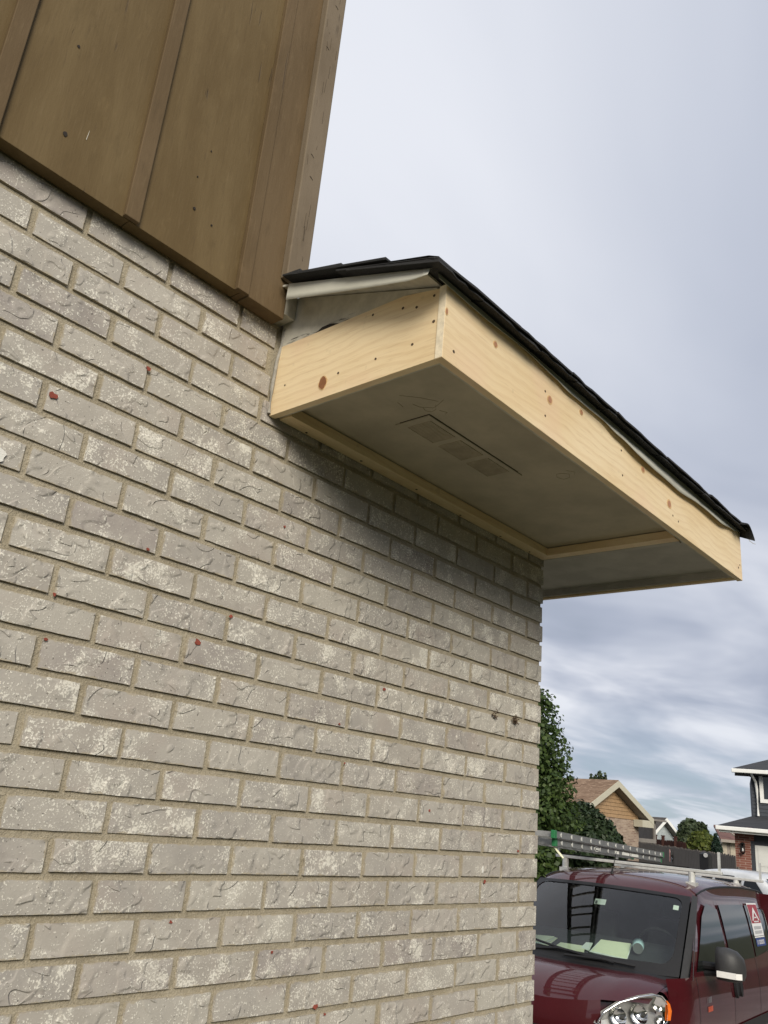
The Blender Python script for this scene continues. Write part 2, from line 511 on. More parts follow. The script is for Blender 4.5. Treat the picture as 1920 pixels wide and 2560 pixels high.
def brick_mesh(name, lx, lz, dy, seed, nx=12, nz=5):
    """clay brick: uneven outline, gently waved face; origin in the middle of the face, face towards -y"""
    rg = random.Random(seed)
    mb = MB()
    off = Vector((rg.uniform(0, 50), rg.uniform(0, 50), rg.uniform(0, 50)))
    idx = {}
    vs_ = []
    for i in range(nx + 1):
        for k in range(nz + 1):
            u, v = i / nx, k / nz
            x, z = (u - 0.5) * lx, (v - 0.5) * lz
            edge = i in (0, nx) or k in (0, nz)
            n_ = noise.noise(Vector((x, z, 0)) * 14 + off)
            y = 0.0010 * n_ + 0.0006 * noise.noise(Vector((x, z, 3)) * 45 + off)
            if edge:
                j = noise.noise(Vector((x * 60, z * 60, 7)) + off)
                j2 = noise.noise(Vector((x * 190, z * 190, 3)) + off)
                jj = 0.0011 * j + 0.0007 * j2
                if i == 0:
                    x += abs(jj)
                if i == nx:
                    x -= abs(jj)
                if k == 0:
                    z += abs(jj)
                if k == nz:
                    z -= abs(jj)
                y += 0.0005 + 0.0004 * j2
            idx[i, k] = len(vs_)
            vs_.append((x, y, z))
    fs = [(idx[i, k], idx[i + 1, k], idx[i + 1, k + 1], idx[i, k + 1]) for i in range(nx) for k in range(nz)]
    rim = [idx[i, 0] for i in range(nx)] + [idx[nx, k] for k in range(nz)] + [idx[i, nz] for i in range(nx, 0, -1)] + [idx[0, k] for k in range(nz, 0, -1)]
    b = len(vs_)
    n = len(rim)
    vs_ += [vs_[q] for q in rim]
    vs_ += [(vs_[q][0], dy, vs_[q][2]) for q in rim]
    fs += [(b + (q + 1) % n, b + q, b + n + q, b + n + (q + 1) % n) for q in range(n)]
    fs.append(tuple(range(b + n, b + 2 * n))[::-1])
    me = bpy.data.meshes.new(name)
    me.from_pydata(vs_, [], fs)
    me.materials.append(M['brick'])
    me.polygons.foreach_set('use_smooth', [True] * (nx * nz) + [False] * (n + 1))
    me.update()
    return me


mort = MB()
mort.box((-5.0, 0.0052, -0.2), (-0.0085, 0.095, 1.30 + ZO))
mort.box((-0.095, 0.095, -0.2), (-0.0085, 4.0, 1.30 + ZO))
wall = HP('brick_wall', mort, M['mortar'])
tag(wall, 'grey brick wall with tan mortar joints')
stretchers = [brick_mesh('brick', LM - JT, A - JT, 0.088, 100 + s) for s in range(16)]
headers = [brick_mesh('brick', LM / 2 - JT / 2, A - JT, 0.19, 300 + s, 6, 5) for s in range(4)]
rest = MB()
low = MB()


def put_brick(me, x, z):
    o = bpy.data.objects.new('brick', me)
    COL.objects.link(o)
    o.parent = wall
    o.location = (x + random.uniform(-0.0012, 0.0012), random.uniform(-0.0014, 0.0012), z + random.uniform(-0.001, 0.001))
    o.rotation_euler = (random.uniform(-0.006, 0.006), random.uniform(-0.0065, 0.0065), random.uniform(-0.007, 0.007))
    return o


n_b = 0
zr0 = int(math.floor(-ZO / A)) + 1
for r in range(zr0, 20):
    z = r * A + ZO
    odd = r % 2 == 1                         # stretcher at the corner
    spans = []
    x = 0.0
    if odd:
        x = 0.0
    else:
        spans.append((-LM / 2 + JT / 2, 0.0, 'h'))
        x = -LM / 2
    while x > -4.9:
        spans.append((x - LM + JT / 2, x - (0 if x == 0 else JT / 2), 's'))
        x -= LM
    for (x0, x1, kd) in spans:
        if r >= 17 and x1 > -1.306:
            if x0 > -1.345:
                continue
            x1 = -1.306
            kd = 'c'
        xc = (x0 + x1) / 2
        qx, qy = project((max(x0, xc), 0, z))
        e1 = project((x1, 0, z))
        if e1[0] > -70 and e1[0] != -9999 and qy < 2680:
            n_b += 1
            if kd == 's' and abs((x1 - x0) - (LM - JT)) < 0.008:
                me = random.choice(stretchers)
            elif kd == 'h':
                me = random.choice(headers)
            else:
                me = brick_mesh('brick', x1 - x0, A - JT, 0.088, 500 + n_b, 8, 5)
            put_brick(me, xc, z)
        else:
            j = random.uniform(-0.0015, 0.001)
            (low if e1[0] > -70 else rest).box((x0, j, z - (A - JT) / 2), (x1, 0.088, z + (A - JT) / 2))
    # return wall round the corner
    y = 0.19 + JT if not odd else 0.088 + JT
    while y < 3.9:
        rest.box((-0.085, y, z - (A - JT) / 2), (random.uniform(-0.001, 0.0015), y + LM - JT, z + (A - JT) / 2))
        y += LM
# lime-washed corner course goes on below and beside the frame
tag(HP('brickwork', rest, M['brick_i'], wall), kind='stuff')
tag(HP('brickwork', low, M['brick_i'], wall), kind='stuff')

FX, FY, FZ = Vector((1, 0, 0)), Vector((0, 1, 0)), Vector((0, 0, 1))
for (x, z, s) in [(-1.81, .868, 1.5), (-1.63, 1.014, 1.0), (-1.393, .484, 1.3), (-1.717, .422, .7), (-1.721, .504, .8), (-1.318, .556, .9), (-.789, .485, 1.0), (-.944, .376, .5),
                  (-.566, .201, .7), (-.117, .112, 1.0), (-.29, .027, 1.1), (-.93, -.224, 1.3), (-.897, -.241, .6), (-.912, .288, .5), (-1.077, -.11, .6), (-1.349, -.045, .7), (-1.55, .64, .6), (-1.2, .8, .6)]:
    mb = MB().disc((x, -0.0016, z + ZO), FX, FZ, 0.0052 * s, 0.0042 * s, 0.0012, 9, 0.45)
    HP('brick_chip', mb, M['chip'], wall)
for (x, z, a_, b_) in [(-1.887, .716, .020, .017), (-.303, .059, .0045, .009)]:
    HP('paint_dab', MB().disc((x, -0.0016, z + ZO), FX, FZ, a_, b_, 0.0013, 15, 0.18), M['white_dab'], wall)
for (x, z, n) in [(-.162, .488, 16), (-.275, .494, 7)]:
    mb = MB()
    for _ in range(n):
        c = Vector((x + random.gauss(0, 0.008), -0.004 - random.random() * 0.006, ZO + z + random.gauss(0, 0.006)))
        d = Vector((random.gauss(0, 1), random.gauss(0, 0.5), random.gauss(0, 1))).normalized() * random.uniform(0.004, 0.011)
        mb.tube([c - d, c + d * 0.2 + Vector((0, -0.001, 0.001)), c + d], random.uniform(0.0009, 0.002), 5)
    tag(HP('nest_debris', mb, M['debris'], wall), 'dark scrap of an old wasp nest on the brick')

# ---- brown siding of the upper storey
top = 4.3 + ZO
cuts = [-4.9, -4.4786, -4.175, -3.871, -3.567, -3.263, -2.959, -2.656, -2.366, -2.0635, -1.7605, -1.4615]
for i in range(len(cuts) - 1):
    HP('siding_panel', MB().box((cuts[i] + .0006, -.0365 + random.uniform(-.001, .001), 1.2885 + ZO), (cuts[i + 1] - .0006, -.003, top)), M['siding'], bevel=.0012)
for c in cuts[1:-1]:
    HP('batten', MB().box((c - .0175, -.0485, 1.2875 + ZO + random.uniform(-.002, .002)), (c + .0175, -.0368, top)), M['batten'], bevel=.0018)
HP('batten', MB().box((-1.4785, -.0515, 1.2865 + ZO), (-1.4450, -.0372, top)), M['batten'], bevel=.0018)
HP('corner_board', MB().box((-1.4615, -.0372, 1.2878 + ZO), (-1.4445, -.002, top)), M['batten'])
HP('corner_board', MB().box((-1.4438, -.0468, 1.2850 + ZO), (-1.3305, -.003, top)), M['batten'], bevel=.002)
cb = HP('corner_board', MB().box((-1.3600, -.0715, 1.386 + ZO), (-1.2940, -.0475, top)), M['corner'], bevel=.003)
tag(cb, 'weathered lighter corner board of the siding')
HP('side_wall', MB().box((-1.3300, -.046, 1.302 + ZO), (-1.2960, 4.0, 1.366 + ZO)), M['old_grey'])
HP('side_wall', MB().box((-1.3300, -.047, 1.3665 + ZO), (-1.2960, 4.0, top)), M['siding'])
HP('upper_wall', MB().box((-4.9, .0, 1.303 + ZO), (-1.34, 4.0, top - .01)), M['deck'])
HP('upper_roof', MB().box((-5.2, -.30, top + .002), (-1.05, 4.2, top + .20)), M['shingle'])
for (x, z, s) in [(-1.9291, 1.3829, 1.0), (-1.9496, 1.595, .65), (-1.6204, 1.4189, .75), (-1.5688, 1.4075, .5), (-1.6064, 1.5928, .4), (-1.6278, 1.5027, .35)]:
    HP('nail_hole', MB().disc((x, -.0372, z + ZO), FX, FZ, .0044 * s, .0050 * s, .0012, 10, .22), M['hole'])
HP('paint_scrape', MB().prism([(-1.8880, -.0374, 1.403 + ZO), (-1.8868, -.0374, 1.402 + ZO), (-1.8853, -.0374, 1.424 + ZO), (-1.8857, -.0374, 1.427 + ZO)], (0, -.0006, 0)), M['old_grey'])
# long checks and lifted paint on the corner boards
for _ in range(20):
    z = random.uniform(1.42, 2.45)
    x = random.choice((random.uniform(-1.352, -1.304), random.gauss(-1.325, .004)))
    h_ = random.uniform(.006, .05)
    w_ = random.uniform(.0004, .0009)
    s_ = random.uniform(-.002, .002)
    HP('paint_crack', MB().prism([(x, -.0716, z + ZO), (x + w_, -.0716, z + ZO), (x + w_ * .6 + s_, -.0716, z + h_ + ZO), (x + s_, -.0716, z + h_ + ZO)], (0, -.0006, 0)), M['crack'], cb)
for _ in range(5):
    z = random.uniform(1.45, 2.45)
    x = random.uniform(-1.35, -1.312)
    HP('paint_crack', MB().prism([(x, -.0716, z + ZO), (x + .012, -.0716, z - .006 + ZO), (x + .011, -.0716, z - .004 + ZO), (x + .004, -.0716, z + .001 + ZO)], (0, -.0009, 0)), M['crack'], cb)

# ---- roof overhang: fascia boards
fr = HP('fascia_board', MB().box((-1.297, -.519, 1.048 + ZO), (.457, -.5005, 1.222 + ZO)), M['pine_x'], bevel=.0012)
tag(fr, 'long new pine fascia board along the front')
lb = HP('fascia_board', MB().prism([(-1.295, -.002, 1.051 + ZO), (-1.295, -.5, 1.051 + ZO), (-1.295, -.5, 1.219 + ZO), (-1.295, -.40, 1.238 + ZO), (-1.295, -.002, 1.238 + ZO)], (.0185, 0, 0)), M['pine_y'])
tag(lb, 'short new pine fascia board at the near end')
rb = HP('fascia_board', MB().box((.4385, -.4995, 1.052 + ZO), (.457, 2.6, 1.236 + ZO)), M['pine_y'], bevel=.001)
HP('end_grain', MB().box((-1.2976, -.5185, 1.0495 + ZO), (-1.2968, -.501, 1.221 + ZO)), M['pine_end'], fr)
HP('end_grain', MB().box((.4568, -.5185, 1.0495 + ZO), (.4578, -.501, 1.221 + ZO)), M['pine_end'], fr)
HP('sub_fascia', MB().box((-1.27, -.4998, 1.057 + ZO), (.438, -.487, 1.22 + ZO)), M['old_grey'])
HP('sub_fascia', MB().box((-1.2758, -.4868, 1.058 + ZO), (-1.2635, -.003, 1.235 + ZO)), M['old_grey'])
HP('sub_fascia', MB().box((.427, -.4868, 1.059 + ZO), (.4380, 2.6, 1.22 + ZO)), M['soffit_grey'])
for (y, z, a_, b_) in [(-.1766, 1.090, .0115, .0155)]:
    HP('knot', MB().disc((-1.2951, y, z + ZO), -FY, FZ, a_ * 1.22, b_ * 1.2, .0008, 20, .08), M['knot_ring'], lb)
    HP('knot', MB().disc((-1.2958, y, z + ZO), -FY, FZ, a_, b_, .0006, 18, .10), M['knot'], lb)
for (y, z, s) in [(-.0445, 1.122, .8), (-.2234, 1.1015, 1), (-.3348, 1.1028, 1), (-.436, 1.1055, 1.1), (-.3126, 1.2219, 1), (-.4007, 1.207, 1.1), (-.4395, 1.1951, 1.1), (-.485, 1.2068, 1.1), (-.4891, 1.1425, 1.2)]:
    HP('nail_hole', MB().disc((-1.2951, y, z + ZO), -FY, FZ, .0031 * s, .0029 * s, .0006, 12, .1), M['nail'], lb)
for (x, z, a_, b_) in [(-1.1125, 1.1734, .0075, .0075), (-.8741, 1.1452, .0105, .0105), (-.7173, 1.1814, .008, .007), (-.3509, 1.1618, .010, .009), (-.1694, 1.1198, .0135, .0125), (-1.2925, 1.157, .004, .008)]:
    HP('knot', MB().disc((x, -.5189, z + ZO), FX, FZ, a_ * 1.15, b_ * 1.15, .0008, 20, .08), M['knot_ring'], fr)
    HP('knot', MB().disc((x, -.5196, z + ZO), FX, FZ, a_ * .8, b_ * .82, .0006, 18, .10), M['knot_pale'], fr)
for (x, z, s) in [(-1.2601, 1.0793, 1.2), (-.896, 1.1585, 1), (-.8934, 1.0945, 1), (-.4884, 1.1671, 1), (-.4829, 1.0954, 1), (-.1439, 1.0912, 1), (-.1027, 1.0857, 1), (.4213, 1.0861, 1.2), (.437, 1.10, 1)]:
    HP('nail_hole', MB().disc((x, -.5189, z + ZO), FX, FZ, .0031 * s, .0029 * s, .0007, 12, .1), M['nail'], fr)
# old grey rake boards left in place above the new one
og = HP('rake_board', MB().prism([(-1.2935, -.003, 1.2385 + ZO), (-1.2935, -.003, 1.381 + ZO), (-1.2935, -.490, 1.2255 + ZO), (-1.2935, -.490, 1.221 + ZO), (-1.2935, -.41, 1.2385 + ZO)], (.017, 0, 0)), M['old_grey'])
tag(og, 'old grey painted rake board with a ragged lower edge')
for _ in range(34):     # torn fibres along its lower edge
    y = random.uniform(-.26, -.02)
    z = 1.2385 + random.random() ** 2 * .016
    HP('splinter', MB().prism([(-1.2936, y, z + ZO), (-1.2936, y - random.uniform(.008, .03), z + ZO + random.uniform(-.001, .002)), (-1.2936, y - .006, z + ZO + random.uniform(.0006, .0015))], (-.0005, 0, 0)), M['hole'] if random.random() < .18 else M['caulk'], og)
HP('rot_gap', MB().prism([(-1.2942, -.13, 1.2385 + ZO), (-1.2942, -.205, 1.2385 + ZO), (-1.2942, -.18, 1.2465 + ZO), (-1.2942, -.15, 1.2475 + ZO)], (-.0008, 0, 0)), M['hole'], og)
HP('caulk_bead', MB().tube([(-1.300, -.006, 1.055 + ZO), (-1.301, -.005, 1.12 + ZO), (-1.299, -.006, 1.20 + ZO), (-1.293, -.008, 1.24 + ZO), (-1.291, -.012, 1.285 + ZO)], .0045, 7), M['caulk'])

# ---- soffit
so = HP('soffit', MB().box((-1.2635, -.487, 1.082 + ZO), (-.030, -.004, 1.094 + ZO)), M['soffit'])
HP('soffit', MB().box((.0205, -.487, 1.0835 + ZO), (.427, 2.6, 1.095 + ZO)), M['soffit_grey'])
HP('ledger', MB().box((-1.263, -.046, 1.053 + ZO), (-.0575, -.0035, 1.0795 + ZO)), M['ledger'], bevel=.001)
HP('ledger', MB().box((-.0570, -.4865, 1.0535 + ZO), (-.018, -.0035, 1.0790 + ZO)), M['ledger'], bevel=.001)
HP('edge_trim', MB().box((-.003, -.478, 1.058 + ZO), (.020, -.004, 1.0830 + ZO)), M['soffit_grey'], bevel=.001)
for x in (-1.18, -.98, -.75, -.52, -.30, -.12):
    HP('nail_hole', MB().disc((x, -.02 + random.uniform(-.01, .01), 1.0526 + ZO), FX, -FY, .0035, .003, .0006, 8, .2), M['hole'])
vp = HP('vent_plate', MB().box((-1.058, -.302, 1.0785 + ZO), (-.640, -.196, 1.0815 + ZO)), M['soffit'], bevel=.001)
HP('vent_gap', MB().box((-1.056, -.3038, 1.0808 + ZO), (-.664, -.3022, 1.0819 + ZO)), M['hole'], vp)
HP('vent_gap', MB().box((-1.0596, -.304, 1.0808 + ZO), (-1.0582, -.212, 1.0819 + ZO)), M['hole'], vp)
M['grille'] = rough_paint('vent grille', (0.40, 0.345, 0.25), (0.27, 0.24, 0.18), 0.25, 30.0, 0.7)
for x0 in (-1.034, -.9095, -.785):
    g = MB()
    for k in range(17):
        xx = x0 + k * .0062
        g.box((xx, -.2865, 1.0772 + ZO), (xx + .0030, -.2185, 1.0786 + ZO))
    g.box((x0, -.2875, 1.0768 + ZO), (x0 + .102, -.2858, 1.0786 + ZO))
    g.box((x0, -.2192, 1.0768 + ZO), (x0 + .102, -.2175, 1.0786 + ZO))
    HP('vent_grille', g, M['grille'], vp)
# carpenter's pencil strokes on the soffit
M['pencil'] = plain('pencil', (0.25, 0.215, 0.155), 0.9, bump=0)


def stroke(pts, w_=.0008):
    mb = MB()
    for i in range(len(pts) - 1):
        a_, b_ = Vector((*pts[i], 1.0818 + ZO)), Vector((*pts[i + 1], 1.0818 + ZO))
        n_ = (b_ - a_).cross(FZ).normalized() * w_ * .5
        mb.prism([a_ - n_, b_ - n_, b_ + n_, a_ + n_], (0, 0, -.0004))
    HP('pencil_stroke', mb, M['pencil'], so)


stroke([(-1.17, -.30), (-1.135, -.335), (-1.10, -.36)])
stroke([(-1.145, -.275), (-1.12, -.272)])
stroke([(-1.10, -.375), (-1.085, -.345), (-1.08, -.33), (-1.10, -.305), (-1.12, -.30)])
stroke([(-1.09, -.345), (-1.07, -.33), (-1.066, -.315), (-1.078, -.305), (-1.092, -.31)])
stroke([(-1.062, -.335), (-1.045, -.345), (-1.04, -.335)])
stroke([(-.60, -.40), (-.585, -.415), (-.565, -.405), (-.56, -.385), (-.58, -.375), (-.60, -.385), (-.60, -.40)])
stroke([(-.61, -.42), (-.59, -.435), (-.575, -.425)])

# ---- metal drip edges
SL = .31


def roof_z(y):
    return 1.229 + SL * (y + .52) + ZO


db = [(-1.33, 1.2105), (-1.17, 1.2085), (-.98, 1.2105), (-.86, 1.206), (-.80, 1.198), (-.73, 1.1995), (-.62, 1.203), (-.53, 1.190), (-.41, 1.180), (-.28, 1.178), (-.13, 1.177), (.02, 1.186), (.23, 1.187), (.36, 1.203), (.445, 1.222)]


def lerp_tab(tab, x):
    for (x0, y0), (x1, y1) in zip(tab, tab[1:]):
        if x <= x1:
            t_ = max(0.0, min(1.0, (x - x0) / (x1 - x0)))
            t_ = t_ * t_ * (3 - 2 * t_)
            return y0 + (y1 - y0) * t_
    return tab[-1][1]


mb = MB()
n = 90
cols_ = []
for i in range(n + 1):
    x = -1.332 + (.452 + 1.332) * i / n
    zb = lerp_tab(db, x) + .0012 * math.sin(x * 23)
    out = .004 + .006 * max(0, min(1, (1.214 - zb) / .03)) + .002 * math.sin(x * 11)
    cols_.append([(x, -.5215, 1.2275), (x, -.5230, 1.222), (x, -.5225 - out * .5, (1.222 + zb) / 2), (x, -.5230 - out, zb)])
vs_ = []
for c in cols_:
    for (x, y, z) in c:
        vs_.append((x, y, z + ZO))
    for (x, y, z) in c:
        vs_.append((x, y + .0009, z + ZO))
fs = []
for i in range(n):
    for k in range(3):
        a_ = i * 8 + k
        fs.append((a_, a_ + 1, a_ + 9, a_ + 8))
        a_ += 4
        fs.append((a_, a_ + 8, a_ + 9, a_ + 1))
    fs.append((i * 8 + 3, i * 8 + 7, i * 8 + 15, i * 8 + 11))
mb.add(vs_, fs)
tag(HP('drip_edge', mb, M['drip'], smooth=True), 'wavy white metal drip edge under the shingles')
mb = MB()
n = 26
vs_, fs = [], []
for i in range(n + 1):
    t_ = i / n
    y = -.0735 - t_ * .4465
    zt = roof_z(y) - ZO - .002
    hgt = .047 - .016 * t_ - (.008 * max(0, (t_ - .9) / .1))
    bulge = .003 + .010 * t_ ** 2
    for k, (f_, o_) in enumerate(((0, 0), (.3, .55), (.7, .75), (1, 1.0))):
        vs_.append((-1.351 - bulge * o_ * (1 if k else .2), y, zt - hgt * f_ + ZO))
    for k, (f_, o_) in enumerate(((0, 0), (.3, .55), (.7, .75), (1, 1.0))):
        vs_.append((-1.3498 - bulge * o_ * (1 if k else .2), y, zt - hgt * f_ + ZO))
for i in range(n):
    for k in range(3):
        a_ = i * 8 + k
        fs.append((a_, a_ + 8, a_ + 9, a_ + 1))
        a_ += 4
        fs.append((a_, a_ + 1, a_ + 9, a_ + 8))
    fs.append((i * 8 + 3, i * 8 + 11, i * 8 + 15, i * 8 + 7))
fs.append((n * 8, n * 8 + 4, n * 8 + 5, n * 8 + 1))
fs.append((n * 8 + 1, n * 8 + 5, n * 8 + 6, n * 8 + 2))
fs.append((n * 8 + 2, n * 8 + 6, n * 8 + 7, n * 8 + 3))
mb.add(vs_, fs)
tag(HP('drip_edge', mb, M['drip'], smooth=True), 'bent white metal strip along the sloping near edge of the roof')

# ---- roof deck and shingles
mb = MB()
mb.prism([(-1.3485, -.497, roof_z(-.497) - .0075), (-1.3485, -.0475, roof_z(-.0475) - .0075), (-1.3485, -.0475, roof_z(-.0475) - .002), (-1.3485, -.497, roof_z(-.497) - .002)], (.079, 0, 0))
HP('roof_deck', mb, M['old_grey'])
mb = MB()
mb.prism([(-1.268, -.497, roof_z(-.497) - .011), (-1.268, 2.6, roof_z(2.6) - .011), (-1.268, 2.6, roof_z(2.6) - .002), (-1.268, -.497, roof_z(-.497) - .002)], (1.73, 0, 0))
HP('roof_deck', mb, M['deck'])


def shingle(x0, x1, yf, ln, lift, th=.0065, droop=0.0):
    """one tab: ragged butt edge, laid on the slope"""
    mb = MB()
    ns = 7
    bot, tp, bb, tb, mbk, mtk = [], [], [], [], [], []
    skew = random.uniform(-.003, .003)
    for i in range(ns + 1):
        x = x0 + (x1 - x0) * i / ns
        yy = yf + random.uniform(-.0022, .0022) + skew * (i / ns - .5) * 2
        z = roof_z(yy) + lift - droop + random.uniform(-.0012, .0012)
        bot.append((x, yy, z))
        tp.append((x, yy + .001, z + th))
        z2 = roof_z(yf + ln) + lift * .4
        bb.append((x, yf + ln, z2))
        tb.append((x, yf + ln, z2 + th * .6))
        if droop:
            z3 = roof_z(-.528) + lift
            mbk.append((x, -.528, z3))
            mtk.append((x, -.528, z3 + th))
    vs_ = bot + tp + bb + tb + mbk + mtk
    k = ns + 1
    fs = []
    for i in range(ns):
        fs.append((i, i + 1, k + i + 1, k + i))
        if droop:
            fs.append((k + i, k + i + 1, 5 * k + i + 1, 5 * k + i))
            fs.append((5 * k + i, 5 * k + i + 1, 3 * k + i + 1, 3 * k + i))
            fs.append((i + 1, i, 4 * k + i, 4 * k + i + 1))
            fs.append((4 * k + i + 1, 4 * k + i, 2 * k + i, 2 * k + i + 1))
        else:
            fs.append((k + i, k + i + 1, 3 * k + i + 1, 3 * k + i))
            fs.append((i + 1, i, 2 * k + i, 2 * k + i + 1))
        fs.append((2 * k + i + 1, 2 * k + i, 3 * k + i, 3 * k + i + 1))
    fs.append((0, k, 3 * k, 2 * k))
    fs.append((ns, 2 * k + ns, 3 * k + ns, k + ns))
    mb.add(vs_, fs)
    return HP('shingle', mb, M['shingle'])


for lay, (yf, ln, lift) in enumerate([(-.554, .26, .0), (-.559, .30, .0075), (-.412, .30, .0145), (-.274, .30, .0145), (-.136, .15, .0145)]):
    x = -1.374 + random.uniform(-.003, .002)
    first = random.uniform(.15, .33)
    while x < .44:
        wd = first if first else random.choice((.167, .334, .334, .24))
        first = None
        x1 = min(x + wd, .446)
        yb = min(yf + ln, -.074) if x < -1.29 else yf + ln
        shingle(x, x1 - .003, yf, yb - yf, lift + random.uniform(-.0015, .0025), droop=(.004 if lay < 2 else 0.0))
        x = x1
field = MB()
for c in range(19):
    yf = .014 + c * .138
    field.prism([(-1.268, yf, roof_z(yf) + .0145), (-1.268, yf + .2, roof_z(yf + .2) + .004), (-1.268, yf + .2, roof_z(yf + .2) + .010), (-1.268, yf, roof_z(yf) + .021)], (1.77, 0, 0))
tag(HP('shingle_courses', field, M['shingle']), kind='stuff')
HP('roof_back', MB().prism([(-1.27, 2.6, roof_z(2.6)), (-1.27, 5.6, roof_z(-.4)), (-1.27, 5.6, roof_z(-.4) - .02), (-1.27, 2.6, roof_z(2.6) - .02)], (1.77, 0, 0)), M['shingle'])
# curled shingle corner and torn felt at the far end
def curl(u_, v_):
    x = .355 + .105 * u_
    y = -.568 + .20 * v_
    drop = .050 * max(0, u_ - .45) ** 1.5 * (1 - .55 * v_) - .010 * math.sin(u_ * math.pi)
    return Vector((x, y, roof_z(y) + .018 - .012 * (1 - v_) - drop * 1.3))


mb = MB()
nu, nv = 8, 5
pts = [curl(i / nu, k / nv) for i in range(nu + 1) for k in range(nv + 1)]
vs_ = pts + [p_ + Vector((0, 0, -.006)) for p_ in pts]
q = len(pts)
fs = []
for i in range(nu):
    for k in range(nv):
        a_ = i * (nv + 1) + k
        fs.append((a_, a_ + nv + 1, a_ + nv + 2, a_ + 1))
        fs.append((q + a_, q + a_ + 1, q + a_ + nv + 2, q + a_ + nv + 1))
for i in range(nu):
    for k0 in (0, nv):
        a_ = i * (nv + 1) + k0
        fs.append((a_, q + a_, q + a_ + nv + 1, a_ + nv + 1))
for k in range(nv):
    for i0 in (0, nu):
        a_ = i0 * (nv + 1) + k
        fs.append((a_, a_ + 1, q + a_ + 1, q + a_))
mb.add(vs_, fs)
tag(HP('shingle', mb, M['shingle'], smooth=True), 'curled shingle corner hanging off the far end')
HP('felt_strip', MB().prism([(.4585, -.505, 1.245 + ZO), (.4595, -.512, 1.17 + ZO), (.4605, -.498, 1.168 + ZO), (.4590, -.488, 1.245 + ZO)], (.002, 0, 0)), M['shingle'])
HP('loose_thread', MB().tube([(.46, -.54, 1.213 + ZO), (.478, -.545, 1.197 + ZO), (.50, -.55, 1.193 + ZO), (.525, -.55, 1.199 + ZO)], .0009, 5), M['old_grey'])

# ------------------------------------------------------------------ materials for vehicles
def paint_mat(name, col, metallic=0.0, rough=0.32, coat=0.8, spec=0.5):
    m_, t = mat(name)
    p = t.n('ShaderNodeTexCoord').outputs['Object']
    n1 = t.noise(p, 3.0, 3.0, 0.6)
    n2 = t.noise(p, 160.0, 2.0, 0.6)
    c = t.mix(t.smooth(n1, 0.3, 0.7), tuple(v * 0.88 for v in col) + (1,), tuple(v * 1.1 for v in col) + (1,))
    dust = t.math('MULTIPLY', t.smooth(n2, 0.52, 0.8), 0.025)
    c = t.mix(dust, c, (0.3, 0.27, 0.24, 1))
    finish(t, c, rough, n2, 0.015, 0.001, **{'Metallic': metallic, 'Coat Weight': coat, 'Coat Roughness': 0.03, 'Specular IOR Level': spec})
    return m_


def glass_mat(name, tint, refl=0.06):
    m_, t = mat(name)
    p = t.n('ShaderNodeTexCoord').outputs['Object']
    smear = t.noise(p, 7.0, 3.0, 0.6)
    fr = t.n('ShaderNodeFresnel', {'IOR': 1.52}).outputs[0]
    k = t.math('ADD', fr, t.math('MULTIPLY', smear, refl), clamp=True)
    tr = t.n('ShaderNodeBsdfTransparent', {0: (*tint, 1)})
    gl = t.n('ShaderNodeBsdfGlossy', {0: (1, 1, 1, 1), 1: 0.01})
    mx = t.n('ShaderNodeMixShader', {0: k, 1: tr.outputs[0], 2: gl.outputs[0]})
    t.n('ShaderNodeOutputMaterial', {0: mx.outputs[0]})
    return m_


M['maroon'] = paint_mat('maroon car paint', (0.055, 0.006, 0.009), 0.0, 0.5, 0.9, 0.08)
M['white_car'] = paint_mat('white car paint', (0.74, 0.74, 0.72), 0.0, 0.3)
M['windshield'] = glass_mat('windshield glass', (0.82, 0.93, 0.87), 0.025)
M['clear'] = glass_mat('clear lens', (0.95, 0.95, 0.95), 0.04)
M['dark_glass'] = plain('dark tinted glass', (0.008, 0.010, 0.009), 0.05, 0.1, 3.0, 0, **{'Specular IOR Level': 0.28})
M['black_plastic'] = plain('black plastic', (0.014, 0.014, 0.015), 0.5, 0.15, 60.0, 0.2, **{'Specular IOR Level': 0.3})
M['grey_plastic'] = plain('grey trim', (0.040, 0.040, 0.041), 0.5, 0.12, 50.0, 0.15, **{'Specular IOR Level': 0.35})
M['rubber'] = plain('tyre rubber', (0.018, 0.018, 0.018), 0.85, 0.2, 40.0, 0.3)
M['interior'] = plain('dark interior trim', (0.026, 0.028, 0.030), 0.8, 0.2, 20.0, 0.2)
M['chrome'] = plain('bright reflector', (0.82, 0.82, 0.80), 0.12, 0.03, 10.0, 0, Metallic=1.0)
M['signal'] = plain('clear signal lens', (0.80, 0.79, 0.76), 0.15, 0.05, 30.0, 0.05)
M['lamp_silver'] = plain('silvered lamp housing', (0.50, 0.50, 0.49), 0.3, 0.15, 20.0, 0.1, Metallic=0.5)
M['lamp_dark'] = plain('lamp housing', (0.12, 0.12, 0.12), 0.3, 0.1, 20.0, 0)
M['amber'] = plain('amber reflector', (0.75, 0.16, 0.02), 0.25, 0.1, 40.0, 0.1)
M['alu'] = plain('weathered aluminium', (0.44, 0.44, 0.43), 0.45, 0.15, 25.0, 0.1, Metallic=0.6)
M['alu_light'] = plain('bare aluminium', (0.66, 0.66, 0.63), 0.4, 0.12, 25.0, 0.1, Metallic=0.35)
M['fibre'] = plain('grey ladder rail', (0.17, 0.175, 0.175), 0.5, 0.15, 20.0, 0.15)
M['green'] = plain('green end cap', (0.02, 0.17, 0.06), 0.5, 0.1, 30.0, 0.1)
M['paper'] = plain('yellow note paper', (0.86, 0.85, 0.62), 0.8, 0.04, 10.0, 0.1)
M['paper_w'] = plain('white paper', (0.80, 0.81, 0.76), 0.8, 0.04, 10.0, 0.1)
M['blue_cup'] = plain('pale blue cup', (0.50, 0.66, 0.72), 0.4, 0.06, 20.0, 0.05)
